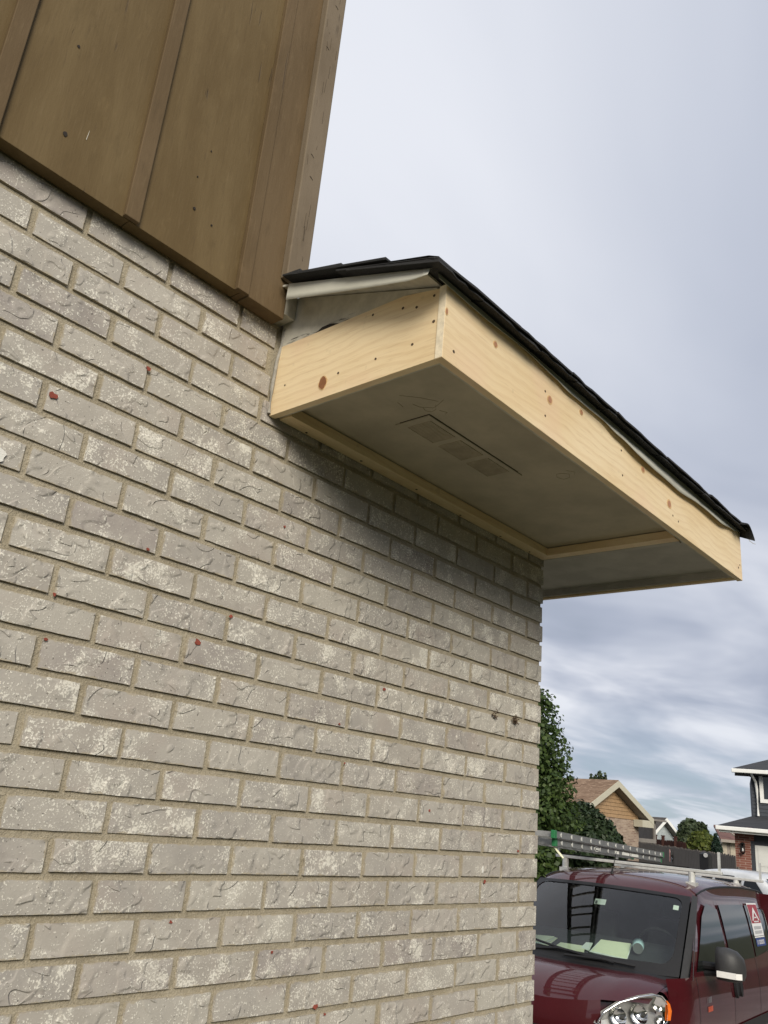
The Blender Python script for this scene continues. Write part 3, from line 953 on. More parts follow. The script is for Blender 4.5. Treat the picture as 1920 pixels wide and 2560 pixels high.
M['sign_red'] = plain('sign red', (0.30, 0.018, 0.03), 0.4, 0.05, 20.0, 0)
M['sign_white'] = plain('sign white', (0.80, 0.80, 0.80), 0.4, 0.03, 20.0, 0)
M['sign_blue'] = plain('sign blue', (0.025, 0.05, 0.20), 0.4, 0.05, 20.0, 0)
M['sign_grey'] = plain('sign grey print', (0.42, 0.43, 0.45), 0.5, 0.05, 20.0, 0)
M['orange'] = plain('orange print', (0.62, 0.10, 0.04), 0.4, 0.05, 20.0, 0)


def patch(fn, nu, nv, u0=0.0, u1=1.0, v0=0.0, v1=1.0, flip=False, mb=None):
    mb = mb or MB()
    vs_ = []
    for i in range(nu + 1):
        for k in range(nv + 1):
            r_, l_, z_ = fn(u0 + (u1 - u0) * i / nu, v0 + (v1 - v0) * k / nv)
            vs_.append((r_, -l_, z_))
    fs = []
    for i in range(nu):
        for k in range(nv):
            a_ = i * (nv + 1) + k
            q = (a_, a_ + nv + 1, a_ + nv + 2, a_ + 1)
            fs.append(q[::-1] if flip else q)
    return mb.add(vs_, fs)


def loc(r_, l_, z_):
    return Vector((r_, -l_, z_))


def spl(tab, x):
    """smooth (Catmull-Rom) lookup"""
    n = len(tab)
    if x <= tab[0][0]:
        return tab[0][1]
    if x >= tab[-1][0]:
        return tab[-1][1]
    for i in range(n - 1):
        if tab[i][0] <= x <= tab[i + 1][0]:
            x0, y0 = tab[i]
            x1, y1 = tab[i + 1]
            m0 = (y1 - tab[i - 1][1]) / (x1 - tab[i - 1][0]) if i > 0 else (y1 - y0) / (x1 - x0)
            m1 = (tab[i + 2][1] - y0) / (tab[i + 2][0] - x0) if i < n - 2 else (y1 - y0) / (x1 - x0)
            h = x1 - x0
            t_ = (x - x0) / h
            return (2 * t_ ** 3 - 3 * t_ ** 2 + 1) * y0 + (t_ ** 3 - 2 * t_ ** 2 + t_) * h * m0 + (-2 * t_ ** 3 + 3 * t_ ** 2) * y1 + (t_ ** 3 - t_ ** 2) * h * m1


def wheel(root, x, y, rad, wd, mt='rubber'):
    """wheel > tyre, rim; axle along local y"""
    prof = [(rad * .66, -wd / 2), (rad * .93, -wd / 2), (rad, -wd * .36), (rad, wd * .36), (rad * .93, wd / 2), (rad * .66, wd / 2)]
    mb = MB()
    sg = 28
    vs_ = [(x + pr_ * math.cos(2 * math.pi * k / sg), y + py_, rad + pr_ * math.sin(2 * math.pi * k / sg)) for k in range(sg) for (pr_, py_) in prof]
    n = len(prof)
    fs = [(k * n + j, k * n + j + 1, ((k + 1) % sg) * n + j + 1, ((k + 1) % sg) * n + j) for k in range(sg) for j in range(n - 1)]
    mb.add(vs_, fs)
    wh = mb.build('wheel', M[mt], root)
    rm = MB()
    for k in range(5):
        t_ = 2 * math.pi * k / 5 + .3
        d = Vector((math.cos(t_), 0, math.sin(t_)))
        rm.tube([Vector((x, y, rad)) + d * rad * .1, Vector((x, y, rad)) + d * rad * .66], rad * .11, 6)
    rm.disc((x, y - wd * .3, rad), (1, 0, 0), (0, 0, 1), rad * .64, rad * .64, .02, 20)
    rm.build('rim', M['alu'], wh)


# ------------------------------------------------------------------ the maroon van (local x runs to its rear, y to its right)
van = thing('van', (3.982, 2.315, 0.015), 'maroon small cargo van with a roof rack, nose towards the wall, parked in the drive', 'van')
van.rotation_euler = (0, R_(1.68), R_(5.94))


def ws_base(u):
    return (.70 + .25 * u * u, .805 * u, 1.055 + .005 * u * u)


def ws_top(u):
    return (1.43 + .17 * u * u, .735 * u, 1.665 - .02 * u * u)


def ws(u, v):
    b, t_ = ws_base(u), ws_top(u)
    bul = .035 * math.sin(math.pi * v)
    return (b[0] + (t_[0] - b[0]) * v - bul * .7, b[1] + (t_[1] - b[1]) * v + .012 * u * math.sin(math.pi * v), b[2] + (t_[2] - b[2]) * v + bul * .7)


def hood(u, v):
    b = ws_base(u)
    rb = b[0] - .07
    rf = .03 + .32 * abs(u) ** 2.2
    zf = .845 + .085 * abs(u) ** 1.5
    s = math.sin(v * math.pi / 2)
    r_ = rf + (rb - rf) * v
    z_ = zf + (1.045 - zf) * (1 - (1 - v) ** 2.1) - .035 * abs(u) ** 6
    crease = .010 * math.exp(-((abs(u) - .62 - .12 * v) / .07) ** 2)
    l_ = (.745 + .05 * v) * u
    return (r_, l_, z_ + crease * .6)


def nose(u, v):
    h_ = hood(u, 0)
    out = .02 * math.sin(v * math.pi * .8)
    return (h_[0] - out * (1 - u * u * .5), h_[1] * (1 + .04 * v), h_[2] - v * .215)


def roof_prof(d):
    return spl([(0, 0), (.06, .035), (.14, .070), (.26, .098), (.5, .128), (.9, .15), (1.6, .16), (2.4, .145), (2.9, .115), (3.1, .07)], d)


def roof(u, v):
    t_ = ws_top(u)
    d = v * (4.60 - t_[0])
    wide = .735 + .02 * math.sin(min(1, d / 1.2) * math.pi / 2) - .05 * max(0, (v - .8) / .2) ** 2
    r_ = t_[0] + d
    z_ = 1.665 + roof_prof(d) - (.03 * abs(u) ** 2 + .045 * abs(u) ** 7)
    return (r_, wide * u, z_)


def side_l(r_, z_):
    b = spl([(.25, .86), (.45, .90), (.75, .915), (.95, .905), (1.06, .885), (1.25, .855), (1.45, .815), (1.62, .770), (1.70, .742)], z_)
    if r_ < .95:
        b -= .20 * ((.95 - r_) / .62) ** 1.5
    if r_ > 4.1:
        b -= .10 * ((r_ - 4.1) / .6) ** 2
    return b


def side_z_top(r_):
    return roof(1, max(0.0, min(1.0, (r_ - 1.6) / 3.0)))[2] if r_ > 1.6 else 1.645


def a_line(z_):
    return .97 + (z_ - 1.06) * (.66 / .60)


body = MB()
for s in (1, -1):
    def lower(u, v, s=s):
        z_ = .28 + (1.06 - .28) * v
        r0 = .60
        r_ = r0 + (4.66 - r0) * u
        return (r_, s * side_l(r_, z_), z_)

    def upper(u, v, s=s):
        z0 = 1.06
        if u < .12:
            k = u / .12
        rA = a_line(1.06 + .60 * v)
        r_ = rA + (4.63 - rA) * u
        zt_ = side_z_top(r_)
        z_ = z0 + (zt_ - z0) * v
        return (r_, s * (side_l(r_, z_) * (1 - v ** 4) + v ** 4 * abs(roof(1, max(0, min(1, (r_ - 1.6) / 3.0)))[1])), z_)
    patch(lower, 44, 10, flip=(s < 0), mb=body)
    patch(upper, 44, 10, flip=(s < 0), mb=body)
bo = body.build('body', M['maroon'], van, smooth=True)
patch(hood, 26, 14, -1, 1, 0, 1).build('hood', M['maroon'], van, smooth=True)
nb = patch(nose, 20, 8, -.60, .60, 0, 1, flip=True)
for s_ in (1, -1):
    patch(lambda u, v, s_=s_: (lambda p_: (p_[0] + .15, p_[1], p_[2]))(nose(s_ * (.50 + .5 * u), v)), 6, 6, flip=(s_ > 0), mb=nb)
nb.build('nose_panel', M['maroon'], van, smooth=True)
ro = patch(roof, 24, 40, -1, 1, 0, 1)
ro = ro.build('roof', M['maroon'], van, smooth=True)
# fender corners between hood edge and side
for s in (1, -1):
    fn = MB()

    def fend(u, v, s=s):
        a_ = hood(1, u)
        z1 = .55 + .53 * u
        rr = a_[0] + .04
        b_ = (rr, side_l(rr, a_[2] - .10), a_[2] - .10)
        c_ = math.sin(v * math.pi / 2)
        d_ = 1 - math.cos(v * math.pi / 2)
        return (a_[0] + (b_[0] - a_[0]) * c_, s * (a_[1] + (b_[1] - a_[1]) * c_), a_[2] + (b_[2] - a_[2]) * d_ - .003)
    patch(fend, 18, 6, .40, 1, 0, 1, flip=(s < 0), mb=fn)

    def cheek(u, v, s=s):
        a_ = fend(u * .9, 1)
        zz = a_[2] + (.28 - a_[2]) * v
        rr = a_[0]
        return (rr, s * side_l(rr, zz), zz)
    patch(cheek, 14, 8, .42, 1, 0, 1, flip=(s < 0), mb=fn)
    fn.build('fender', M['maroon'], van, smooth=True)
# rear and floor close the shell
mb = MB()
mb.add([loc(4.66, .86, .28), loc(4.66, -.86, .28), loc(4.64, -.80, 1.70), loc(4.64, .80, 1.70)], [(0, 1, 2, 3)])
mb.add([loc(.35, .80, .28), loc(.35, -.80, .28), loc(4.66, -.86, .28), loc(4.66, .86, .28)], [(0, 1, 2, 3)])
mb.build('tail_panel', M['maroon'], van)
mb = MB()
mb.prism([loc(-.06, .62, .30), loc(-.06, -.62, .30), loc(.30, -.84, .30), loc(.30, .84, .30)], (0, 0, .25))
mb.build('bumper', M['grey_plastic'], van)
mb = MB()
mb.prism([loc(-.035, .60, .56), loc(-.035, -.60, .56), loc(.12, -.72, .56), loc(.12, .72, .56)], (0, 0, .095))
for k in range(4):
    mb.box((-.05, -.55, .575 + k * .02), (-.03, .55, .583 + k * .02))
mb.build('grille', M['black_plastic'], van)

# glass
wsm = patch(ws, 28, 14, -.955, .955, .045, .955)
wso = wsm.build('windshield', M['windshield'], van, smooth=True)
tag(wso, 'windshield with a black painted border')
# painted border round the glass
bd = MB()


def ws_out(u, v):
    p_ = ws(u, v)
    return (p_[0] - .004, p_[1], p_[2] + .004)


patch(ws_out, 28, 2, -1, 1, -.02, .10, mb=bd)
patch(ws_out, 28, 1, -1, 1, .95, 1.0, mb=bd)
patch(ws_out, 3, 14, -1, -.925, -.02, 1.0, mb=bd)
patch(ws_out, 3, 14, .925, 1, -.02, 1.0, mb=bd)
for sgn in (1, -1):
    for (vc, top_) in ((.10, False), (.95, True)):
        n = 7
        cu, dv = .925, (.16 if not top_ else -.10)
        crn = ws_out(sgn * cu, vc)
        vs_ = [loc(*crn)]
        for k in range(n + 1):
            t_ = k / n * math.pi / 2
            vs_.append(loc(*ws_out(sgn * (cu - .10 * (1 - math.sin(t_))), vc + dv * (1 - math.cos(t_)))))
        fs = [(0, k, k + 1) for k in range(1, n + 1)]
        bd.add(vs_, fs if (sgn > 0) != top_ else [f_[::-1] for f_ in fs])
bd.build('glass_border', M['black_plastic'], wso, smooth=True)
# cowl at the foot of the glass
cw = MB()


def cowl(u, v):
    a_ = hood(u, 1)
    b_ = ws_base(u)
    return (a_[0] + .004 + (b_[0] - a_[0] + .03) * v, a_[1] * (1.0 + .01 * v), a_[2] - .012 + (b_[2] - a_[2] + .03) * v)


patch(cowl, 24, 3, -1.0, 1.0, mb=cw)
cw.build('cowl', M['black_plastic'], van, smooth=True)
# matt A-pillar covers
for s in (1, -1):
    mb = MB()

    def apil(u, v, s=s):
        p_ = ws(s * (1.0), u)
        z_ = p_[2] + .004
        rA = p_[0] + .10 * v
        return (rA, s * (abs(p_[1]) + .012 + (side_l(rA, z_) + .006 - abs(p_[1]) - .012) * v), z_ - .012 * v)
    patch(apil, 16, 4, -.03, 1.03, 0, 1, flip=(s < 0), mb=mb)
    mb.build('pillar_cover', M['grey_plastic'], van, smooth=True)
# side glass, slightly proud of the body
wins = [('front_door_window', [(1.17, 1.09), (2.22, 1.09), (2.24, 1.58), (1.90, 1.60), (1.64, 1.49)]), ('side_window', [(2.34, 1.11), (3.34, 1.11), (3.32, 1.59), (2.34, 1.59)]), ('rear_window', [(3.40, 1.11), (4.38, 1.13), (4.30, 1.57), (3.40, 1.59)])]
for s in (1, -1):
    for (nm, poly) in wins:
        mb = MB()
        # fan of strips following the curved side
        n = 10
        zs = [p_[1] for p_ in poly]
        z0, z1 = min(zs), max(zs)

        def xr(z_):
            xs = []
            for i in range(len(poly)):
                (xa, za), (xb, zb) = poly[i], poly[(i + 1) % len(poly)]
                if za != zb and min(za, zb) - 1e-9 <= z_ <= max(za, zb) + 1e-9:
                    xs.append(xa + (xb - xa) * (z_ - za) / (zb - za))
            return (min(xs), max(xs)) if xs else (poly[0][0], poly[1][0])

        def win(u, v, s=s):
            z_ = z0 + (z1 - z0) * min(max(v, 1e-4), 1 - 1e-4)
            a_, b_ = xr(z_)
            r_ = a_ + (b_ - a_) * u
            return (r_, s * (side_l(r_, z_) + .008), z_)
        patch(win, 8, n, flip=(s < 0), mb=mb)
        mb.build(nm, M['dark_glass'], van, smooth=True)
    # door seams, handles, sill moulding
    for rs in (1.13, 2.30, 3.36):
        mb = MB()
        patch(lambda u, v, s=s, rs=rs: (rs - .004 + .008 * u, s * (side_l(rs, .34 + 1.28 * v) + .0035), .34 + 1.28 * v), 1, 12, 0, 1, 0, .56 if rs < 1.2 else 1, flip=(s < 0), mb=mb)
        mb.build('door_seam', M['black_plastic'], van)
    for rs in (2.34, 2.50):
        mb = MB()
        vs_ = []
        n = 14
        for k in range(n):
            t_ = 2 * math.pi * k / n
            r_, z_ = rs + .045 * math.cos(t_), .905 + .085 * math.sin(t_)
            vs_.append(loc(r_, s * (side_l(r_, z_) + .004), z_))
        vs_ += [v_ + Vector((0, -s * .022, 0)) for v_ in vs_]
        fs = [tuple(range(n, 2 * n))] + [(k, (k + 1) % n, n + (k + 1) % n, n + k) for k in range(n)]
        mb.add(vs_, fs if s > 0 else [f_[::-1] for f_ in fs])
        mb.build('door_handle', M['black_plastic'], van)
    mb = MB()
    patch(lambda u, v, s=s: (1.05 + 3.3 * u, s * (side_l(1.05 + 3.3 * u, .50 + .10 * v) + .012), .50 + .10 * v), 24, 2, flip=(s < 0), mb=mb)
    mb.build('side_moulding', M['black_plastic'], van)
    # roof side channel
    mb = MB()
    mb.tube([loc(*[c_ + o_ for c_, o_ in zip(roof(s, k / 20), (0, s * .004, .004))]) for k in range(1, 20)], .009, 6)
    mb.build('roof_channel', M['black_plastic'], van)
    # headlight
    hp = [(.10, .40, .735), (.15, .44, .815), (.23, .54, .895), (.33, .66, .945), (.42, .745, .968), (.49, .79, .955), (.575, .815, .90), (.60, .82, .84), (.57, .815, .775), (.47, .775, .715), (.30, .66, .68), (.17, .50, .675)]
    hp = [loc(a_ - .050, s * (b_ + .030), c_) for a_, b_, c_ in hp]
    cen = sum(hp, Vector()) / len(hp)
    inner = [cen + (p_ - cen) * .985 + Vector((.035, s * .022, 0)) for p_ in hp]
    mb = MB().add(inner + [cen + Vector((.06, s * .04, 0))], [(k, (k + 1) % 12, 12) if s < 0 else ((k + 1) % 12, k, 12) for k in range(12)])
    hl = mb.build('headlight', M['lamp_silver'], van)
    nrm = Vector((-.72, -s * .62, .28)).normalized()
    tx = Vector((nrm.y, -nrm.x, 0)).normalized()
    ty = nrm.cross(tx)

    def on_lamp(r_, l_, z_):
        return loc(r_, s * l_, z_)
    for (rc, lc, zc, rad) in ((.20, .56, .79, .066), (.315, .68, .815, .070), (.43, .785, .885, .040), (.45, .80, .79, .034)):
        mb = MB()
        sg = 18
        rings = [(1.0, .012), (.8, -.004), (.45, -.02), (.15, -.028)]
        vs_ = []
        for (f_, dpt) in rings:
            for k in range(sg):
                t_ = 2 * math.pi * k / sg
                vs_.append(on_lamp(rc, lc, zc) + tx * (rad * f_ * math.cos(t_)) + ty * (rad * f_ * math.sin(t_)) + nrm * (dpt - .01))
        fs = [(a_ * sg + k, a_ * sg + (k + 1) % sg, (a_ + 1) * sg + (k + 1) % sg, (a_ + 1) * sg + k) for a_ in range(3) for k in range(sg)]
        fs.append(tuple(3 * sg + k for k in range(sg)))
        mb.add(vs_, fs)
        mb.build('reflector', M['chrome'], hl, smooth=True)
    mb = MB()
    rim = [cen + (p_ - cen) * .93 + nrm * .004 for p_ in hp]
    mb.tube(rim + [rim[0]], .0075, 6)
    mb.build('lamp_trim', M['chrome'], hl, smooth=True)
    am = [(.535, .808, .925), (.565, .822, .90), (.588, .828, .85), (.565, .824, .79), (.535, .808, .79), (.548, .812, .85)]
    mb = MB().prism([loc(a_ - .045, s * (b_ + .030), c_) for a_, b_, c_ in am], nrm * .006)
    mb.build('side_marker', M['amber'], hl)
    mb = MB().add([p_ + nrm * .004 for p_ in hp] + [cen + nrm * .035], [(k, (k + 1) % 12, 12) if s > 0 else ((k + 1) % 12, k, 12) for k in range(12)])
    mb.build('lens', M['clear'], hl, smooth=True)
    # door mirror
    mb = MB()
    secs = []
    sg = 14
    for (lo_, w_, h_, zc_, rc_) in ((.985, .03, .10, 1.16, 1.40), (1.0, .085, .125, 1.165, 1.395), (1.08, .10, .128, 1.165, 1.40), (1.15, .095, .118, 1.155, 1.42), (1.195, .065, .085, 1.14, 1.44), (1.21, .02, .035, 1.13, 1.455)):
        secs.append([loc(rc_ + w_ * math.copysign(abs(math.cos(2 * math.pi * k / sg)) ** .7, math.cos(2 * math.pi * k / sg)), s * lo_, zc_ + h_ * math.copysign(abs(math.sin(2 * math.pi * k / sg)) ** .7, math.sin(2 * math.pi * k / sg))) for k in range(sg)])
    vs_ = [q for c_ in secs for q in c_]
    fs = [(a_ * sg + k, a_ * sg + (k + 1) % sg, (a_ + 1) * sg + (k + 1) % sg, (a_ + 1) * sg + k) for a_ in range(5) for k in range(sg)]
    fs += [tuple(range(sg)), tuple(5 * sg + k for k in range(sg))]
    if s > 0:
        fs = [f_[::-1] for f_ in fs]
    mb.add(vs_, fs)
    mi = mb.build('door_mirror', M['grey_plastic'], van, smooth=True)
    mb = MB()
    mb.tube([loc(1.40, s * .86, 1.13), loc(1.40, s * 1.0, 1.135)], .032, 8)
    mb.tube([loc(1.41, s * .86, 1.07), loc(1.41, s * 1.0, 1.085)], .025, 8)
    mb.build('mirror_arm', M['black_plastic'], mi)
    mb = MB().obox(loc(1.300, s * 1.015, 1.070), loc(.004, s * .15, 0), Vector((-.014, 0, 0)), Vector((0, 0, .046)))
    mb.obox(loc(1.304, s * 1.166, 1.070), loc(.045, s * .038, 0), Vector((-.012, 0, 0)), Vector((0, 0, .044)))
    mb.build('turn_signal', M['signal'], mi)

# wipers, antenna
mb = MB()
mb.tube([loc(*ws_out(-.62, .03)), loc(*[c_ + o_ for c_, o_ in zip(ws_out(-.2, .075), (-.02, 0, .02))]), loc(*[c_ + o_ for c_, o_ in zip(ws_out(.42, .02), (-.02, 0, .02))])], .013, 6)
mb.tube([loc(*[c_ + o_ for c_, o_ in zip(ws_out(-.55 + i * .11, .125 - .012 * i), (-.016, 0, .016))]) for i in range(9)], .010, 6)
mb.build('wiper', M['black_plastic'], van)
mb = MB()
mb.tube([loc(*[c_ + o_ for c_, o_ in zip(ws_out(-.1, .02), (-.03, 0, .02))]), loc(*[c_ + o_ for c_, o_ in zip(ws_out(.3, .03), (-.02, 0, .025))]), loc(*[c_ + o_ for c_, o_ in zip(ws_out(.62, .015), (-.02, 0, .02))])], .012, 6)
mb.build('wiper', M['black_plastic'], van)
mb = MB()
mb.tube([loc(1.685, -.03, 1.735), loc(1.69, -.03, 1.775), loc(1.70, -.03, 1.80)], .020, 8, r1=.008)
mb.tube([loc(1.70, -.03, 1.79), loc(1.75, -.01, 1.96)], .0035, 6)
mb.build('antenna', M['black_plastic'], van, smooth=True)

# cabin: dash, seats, bulkhead, headliner
mb = MB()


def dash_f(u, v):
    b = ws_base(u * .95)
    return (b[0] + .06 + (1.62 - b[0]) * v * .96, b[1], 1.045 + .15 * v + (.02 if v > .8 else 0))


patch(dash_f, 16, 8, -1, 1, mb=mb)
mb.prism([loc(1.60, .78, 1.20), loc(1.60, -.78, 1.20), loc(1.66, -.78, .75), loc(1.66, .78, .75)], (.02, 0, 0))
mb.build('dashboard', M['interior'], van, smooth=False)
for c_ in (.40, -.40):
    mb = MB()
    mb.prism([loc(2.02, c_ + .25, .95), loc(2.02, c_ - .25, .95), loc(2.20, c_ - .23, 1.40), loc(2.20, c_ + .23, 1.40)], (.10, 0, 0))
    mb.prism([loc(2.20, c_ + .13, 1.42), loc(2.20, c_ - .13, 1.42), loc(2.24, c_ - .11, 1.58), loc(2.24, c_ + .11, 1.58)], (.07, 0, 0))
    mb.build('seat', M['interior'], van, bevel=.02)
mb = MB()
for k in range(20):
    a0, a1 = 2 * math.pi * k / 20, 2 * math.pi * (k + 1) / 20
    f_ = lambda a_: loc(1.74 - .07 * math.sin(a_), .40 + .19 * math.cos(a_), 1.16 + .18 * math.sin(a_))
    mb.tube([f_(a0), f_(a1)], .014, 6, cap=False)
mb.build('steering_wheel', M['black_plastic'], van)
mb = MB()
mb.add([loc(2.55, .86, .3), loc(2.55, -.86, .3), loc(2.55, -.74, 1.68), loc(2.55, .74, 1.68)], [(0, 1, 2, 3)])
mb.build('bulkhead', M['interior'], van)
mb = MB()
patch(lambda u, v: (lambda p_: (p_[0] + .03, p_[1] * .94, p_[2] - .045))(roof(u, v * .3)), 8, 6, -1, 1, 0, 1, flip=True, mb=mb)
mb.build('headliner', M['interior'], van)
# badge and lettering on the front door
mb = MB()
for k, (a_, w_) in enumerate(((1.36, .016), (1.395, .022), (1.43, .022), (1.465, .022))):
    for q in range(2 if k else 1):
        mb.add([loc(a_ + q * .012, side_l(a_, .86) + .004, .85), loc(a_ + q * .012 + .008, side_l(a_, .86) + .004, .85), loc(a_ + q * .012 + .008, side_l(a_, .86) + .004, .895), loc(a_ + q * .012, side_l(a_, .86) + .004, .895)], [(0, 1, 2, 3)])
mb.build('badge', M['chrome'], van)
mb = MB()
for k in range(5):
    a_ = 1.37 + k * .03
    mb.add([loc(a_, side_l(a_, .80) + .004, .785), loc(a_ + .022, side_l(a_, .80) + .004, .785), loc(a_ + .022, side_l(a_, .80) + .004, .825), loc(a_, side_l(a_, .80) + .004, .825)], [(0, 1, 2, 3)])
mb.build('badge', M['orange'], van)
# trade sign in the rear side window: red panel with a white roof, white panel, blue strip
def on_side(r_, z_, o_=.012):
    return loc(r_, side_l(r_, z_) + o_, z_)


def side_quad(mb, r0, r1, z0, z1, o_, sk=0.0, n=5):
    pts_ = []
    for k in range(n + 1):
        z_ = z0 + (z1 - z0) * k / n
        pts_.append((on_side(r0 + sk * (z_ - 1.2), z_, o_), on_side(r1 + sk * (z_ - 1.2), z_, o_)))
    for k in range(n):
        mb.add([pts_[k][0], pts_[k][1], pts_[k + 1][1], pts_[k + 1][0]], [(0, 1, 2, 3)])
    return mb


sg_ = side_quad(MB(), 3.50, 3.96, 1.28, 1.605, .011).build('window_sign', M['sign_white'], van)
tag(sg_, 'red and white trade sign in the side window')
side_quad(MB(), 3.515, 3.945, 1.415, 1.592, .0125).build('sign_panel', M['sign_red'], sg_)
mb = MB()
for (ra, rb) in ((3.565, 3.73), (3.895, 3.73)):
    d_ = .035 if rb > ra else -.035
    mb.add([on_side(ra, 1.44, .0145), on_side(ra + d_ * 1.25, 1.44, .0145), on_side(rb + d_ * .5, 1.535, .0145), on_side(rb, 1.565, .0145), on_side(rb - d_ * .3, 1.562, .0145)], [(0, 1, 2, 3, 4) if rb > ra else (4, 3, 2, 1, 0)])
mb.build('sign_emblem', M['sign_white'], sg_)
mb = MB()
for k in range(7):
    side_quad(mb, 3.62 + k * .033, 3.645 + k * .033, 1.424, 1.437, .0145, n=1)
for k in range(4):
    side_quad(mb, 3.675 + k * .028, 3.697 + k * .028, 1.462, 1.475, .0145, n=1)
mb.build('sign_lettering', M['sign_white'], sg_)
mb = MB()
for rw in range(2):
    for k in range(7):
        side_quad(mb, 3.56 + k * .05, 3.598 + k * .05, 1.315 + rw * .042, 1.345 + rw * .042, .0125, n=1)
mb.build('sign_lettering', M['sign_grey'], sg_)
side_quad(MB(), 3.50, 3.96, 1.292, 1.297, .0125, n=1).build('sign_line', M['lamp_dark'], sg_)
side_quad(MB(), 3.52, 3.97, 1.20, 1.276, .011, n=2).build('sign_strip', M['sign_blue'], sg_)
mb = MB()
for k, w_ in enumerate((.02, .012, .03, .03, .03, .03, .03)):
    r0 = 3.57 + k * .048
    side_quad(mb, r0, r0 + .012, 1.218, 1.258, .0125, n=1)
    if k != 1:
        side_quad(mb, r0, r0 + w_, 1.218, 1.226, .0126, n=1)
        if k > 1:
            side_quad(mb, r0, r0 + w_, 1.250, 1.258, .0126, n=1)
            side_quad(mb, r0 + .02, r0 + .03, 1.218, 1.258, .0127, n=1)
mb.build('sign_lettering', M['sign_white'], sg_)
# roof rack: two bars on stub feet with end stops, black strips on top
for rr, zz in ((2.0, 1.872), (3.75, 1.838)):
    mb = MB()
    mb.box((rr - .030, -.92, zz - .014), (rr + .030, .74, zz + .014))
    bar = mb.build('rack_bar', M['alu_light'], van, bevel=.004)
    MB().box((rr - .026, -.62, zz + .0145), (rr + .026, .72, zz + .026)).build('rack_pad', M['black_plastic'], bar)
    MB().box((rr - .016, -.905, zz + .0145), (rr + .016, -.885, zz + .185)).build('end_stop', M['alu_light'], bar)
    MB().box((rr - .016, .705, zz + .0265), (rr + .016, .725, zz + .185)).build('end_stop', M['alu_light'], bar)
    for l_ in (.64, -.64):
        zr = roof(l_ / .75, (rr - 1.5) / 3.1)[2]
        mb = MB().tube([loc(rr, l_, zr - .02), loc(rr, l_, zz - .014)], .032, 12)
        mb.box((rr - .05, -l_ - .045, zr - .03), (rr + .05, -l_ + .045, zr + .012))
        mb.build('rack_foot', M['alu_light'], bar)
for (x_, y_) in ((.93, .80), (.93, -.80), (4.02, .80), (4.02, -.80)):
    wheel(van, x_, y_, .315, .20)

VM = Matrix.Translation(van.location) @ van.rotation_euler.to_matrix().to_4x4()


def vw(r_, l_, z_):
    return VM @ loc(r_, l_, z_)


def on_van(name, label, cat, group=None, base=(1.2, 0, 1.1)):
    """a thing resting on the van: an Empty lined up with it"""
    t_ = thing(name, vw(*base), label, cat, group)
    t_.rotation_euler = van.rotation_euler
    return t_


# ---- things lying on the dashboard (dash rises gently to the rear)
def sheet(pts_, up=.004, th=.004):
    return [(a_, b_, c_ + up) for a_, b_, c_ in pts_], th


def dz(r_, l_):
    b = ws_base(l_ / .76 * .95 if abs(l_) < .76 else .95)
    return 1.045 + .15 * max(0, (r_ - b[0] - .06) / ((1.62 - b[0]) * .96))


def papers(name, label, polys, mt, cat='papers'):
    b0 = polys[0][0]
    base = (b0[0], b0[1], dz(*b0[:2]))
    t_ = on_van(name, label, cat, None, base)
    for j, (pl_, m_) in enumerate(zip(polys, mt)):
        mb = MB()
        mb.prism([loc(p_[0] - base[0], p_[1] - base[1], dz(p_[0], p_[1]) - base[2] + .004 + j * .007 + (p_[2] if len(p_) > 2 else 0)) for p_ in pl_], (0, 0, .005))
        mb.build('sheet', M[m_], t_)


papers('paper_pad', 'large pale yellow pad lying on the van dashboard beside the blue cup', [[(1.10, -.02), (1.47, -.06, .01), (1.50, .23, .01), (1.07, .33)], [(1.12, -.005), (1.46, -.05, .012), (1.49, .22, .012), (1.09, .32)]], ['paper_w', 'paper'])
papers('paper_sheet', 'narrow yellow sheet behind the wiper in the middle of the dashboard', [[(1.02, -.34), (1.20, -.335, .01), (1.20, -.10, .01), (1.05, -.05)], [(1.15, -.12), (1.30, -.13, .01), (1.31, -.07, .01), (1.09, -.02)]], ['paper', 'paper_w'])
papers('paper_stack', 'untidy stack of folders at the far end of the dashboard by the brick corner', [[(1.06, -.62), (1.28, -.66, .01), (1.33, -.42, .01), (1.10, -.41)], [(1.04, -.60), (1.27, -.62, .01), (1.31, -.43, .01), (1.12, -.44)], [(1.08, -.66), (1.29, -.64, .01), (1.30, -.44, .012), (1.14, -.46)]], ['paper', 'paper_w', 'paper'])
b_ = (1.38, .33, 1.15)
t_ = on_van('cup', 'pale blue cup lying on the van dashboard next to the yellow pad', 'cup', None, b_)
mb = MB()
mb.tube([loc(.14, -.05, .045), loc(-.02, .0, .04), (loc(-.12, .03, .035))], .055, 14, r1=.042)
mb.build('cup_body', M['blue_cup'], t_, smooth=True)
mb = MB().tube([loc(-.115, .03, .035), loc(-.125, .033, .035)], .044, 14)
mb.build('lid', M['lamp_dark'], t_)
b_ = (1.30, -.01, 1.503)
t_ = on_van('toll_transponder', 'small white plastic box stuck inside the top of the windshield', 'transponder', None, b_)
mb = MB().obox(loc(.035, -.052, .022), loc(0, .105, .002), loc(-.027, 0, -.034), Vector((.012, 0, .012)))
mb.build('case', M['paper_w'], t_)
mb = MB().obox(loc(.030, -.045, .018), loc(0, .022, .001), loc(-.020, 0, -.024), Vector((-.002, 0, -.002)))
mb.build('mounting_pad', M['lamp_dark'], t_)
b_ = (1.48, .64, 1.545)
t_ = on_van('sticker', 'pale square sticker in the upper corner of the windshield', 'sticker', None, b_)
MB().obox(loc(.016, -.03, .018), loc(0, .048, -.002), loc(-.03, .002, -.034), Vector((.002, 0, .002))).build('sheet', M['paper_w'], t_)

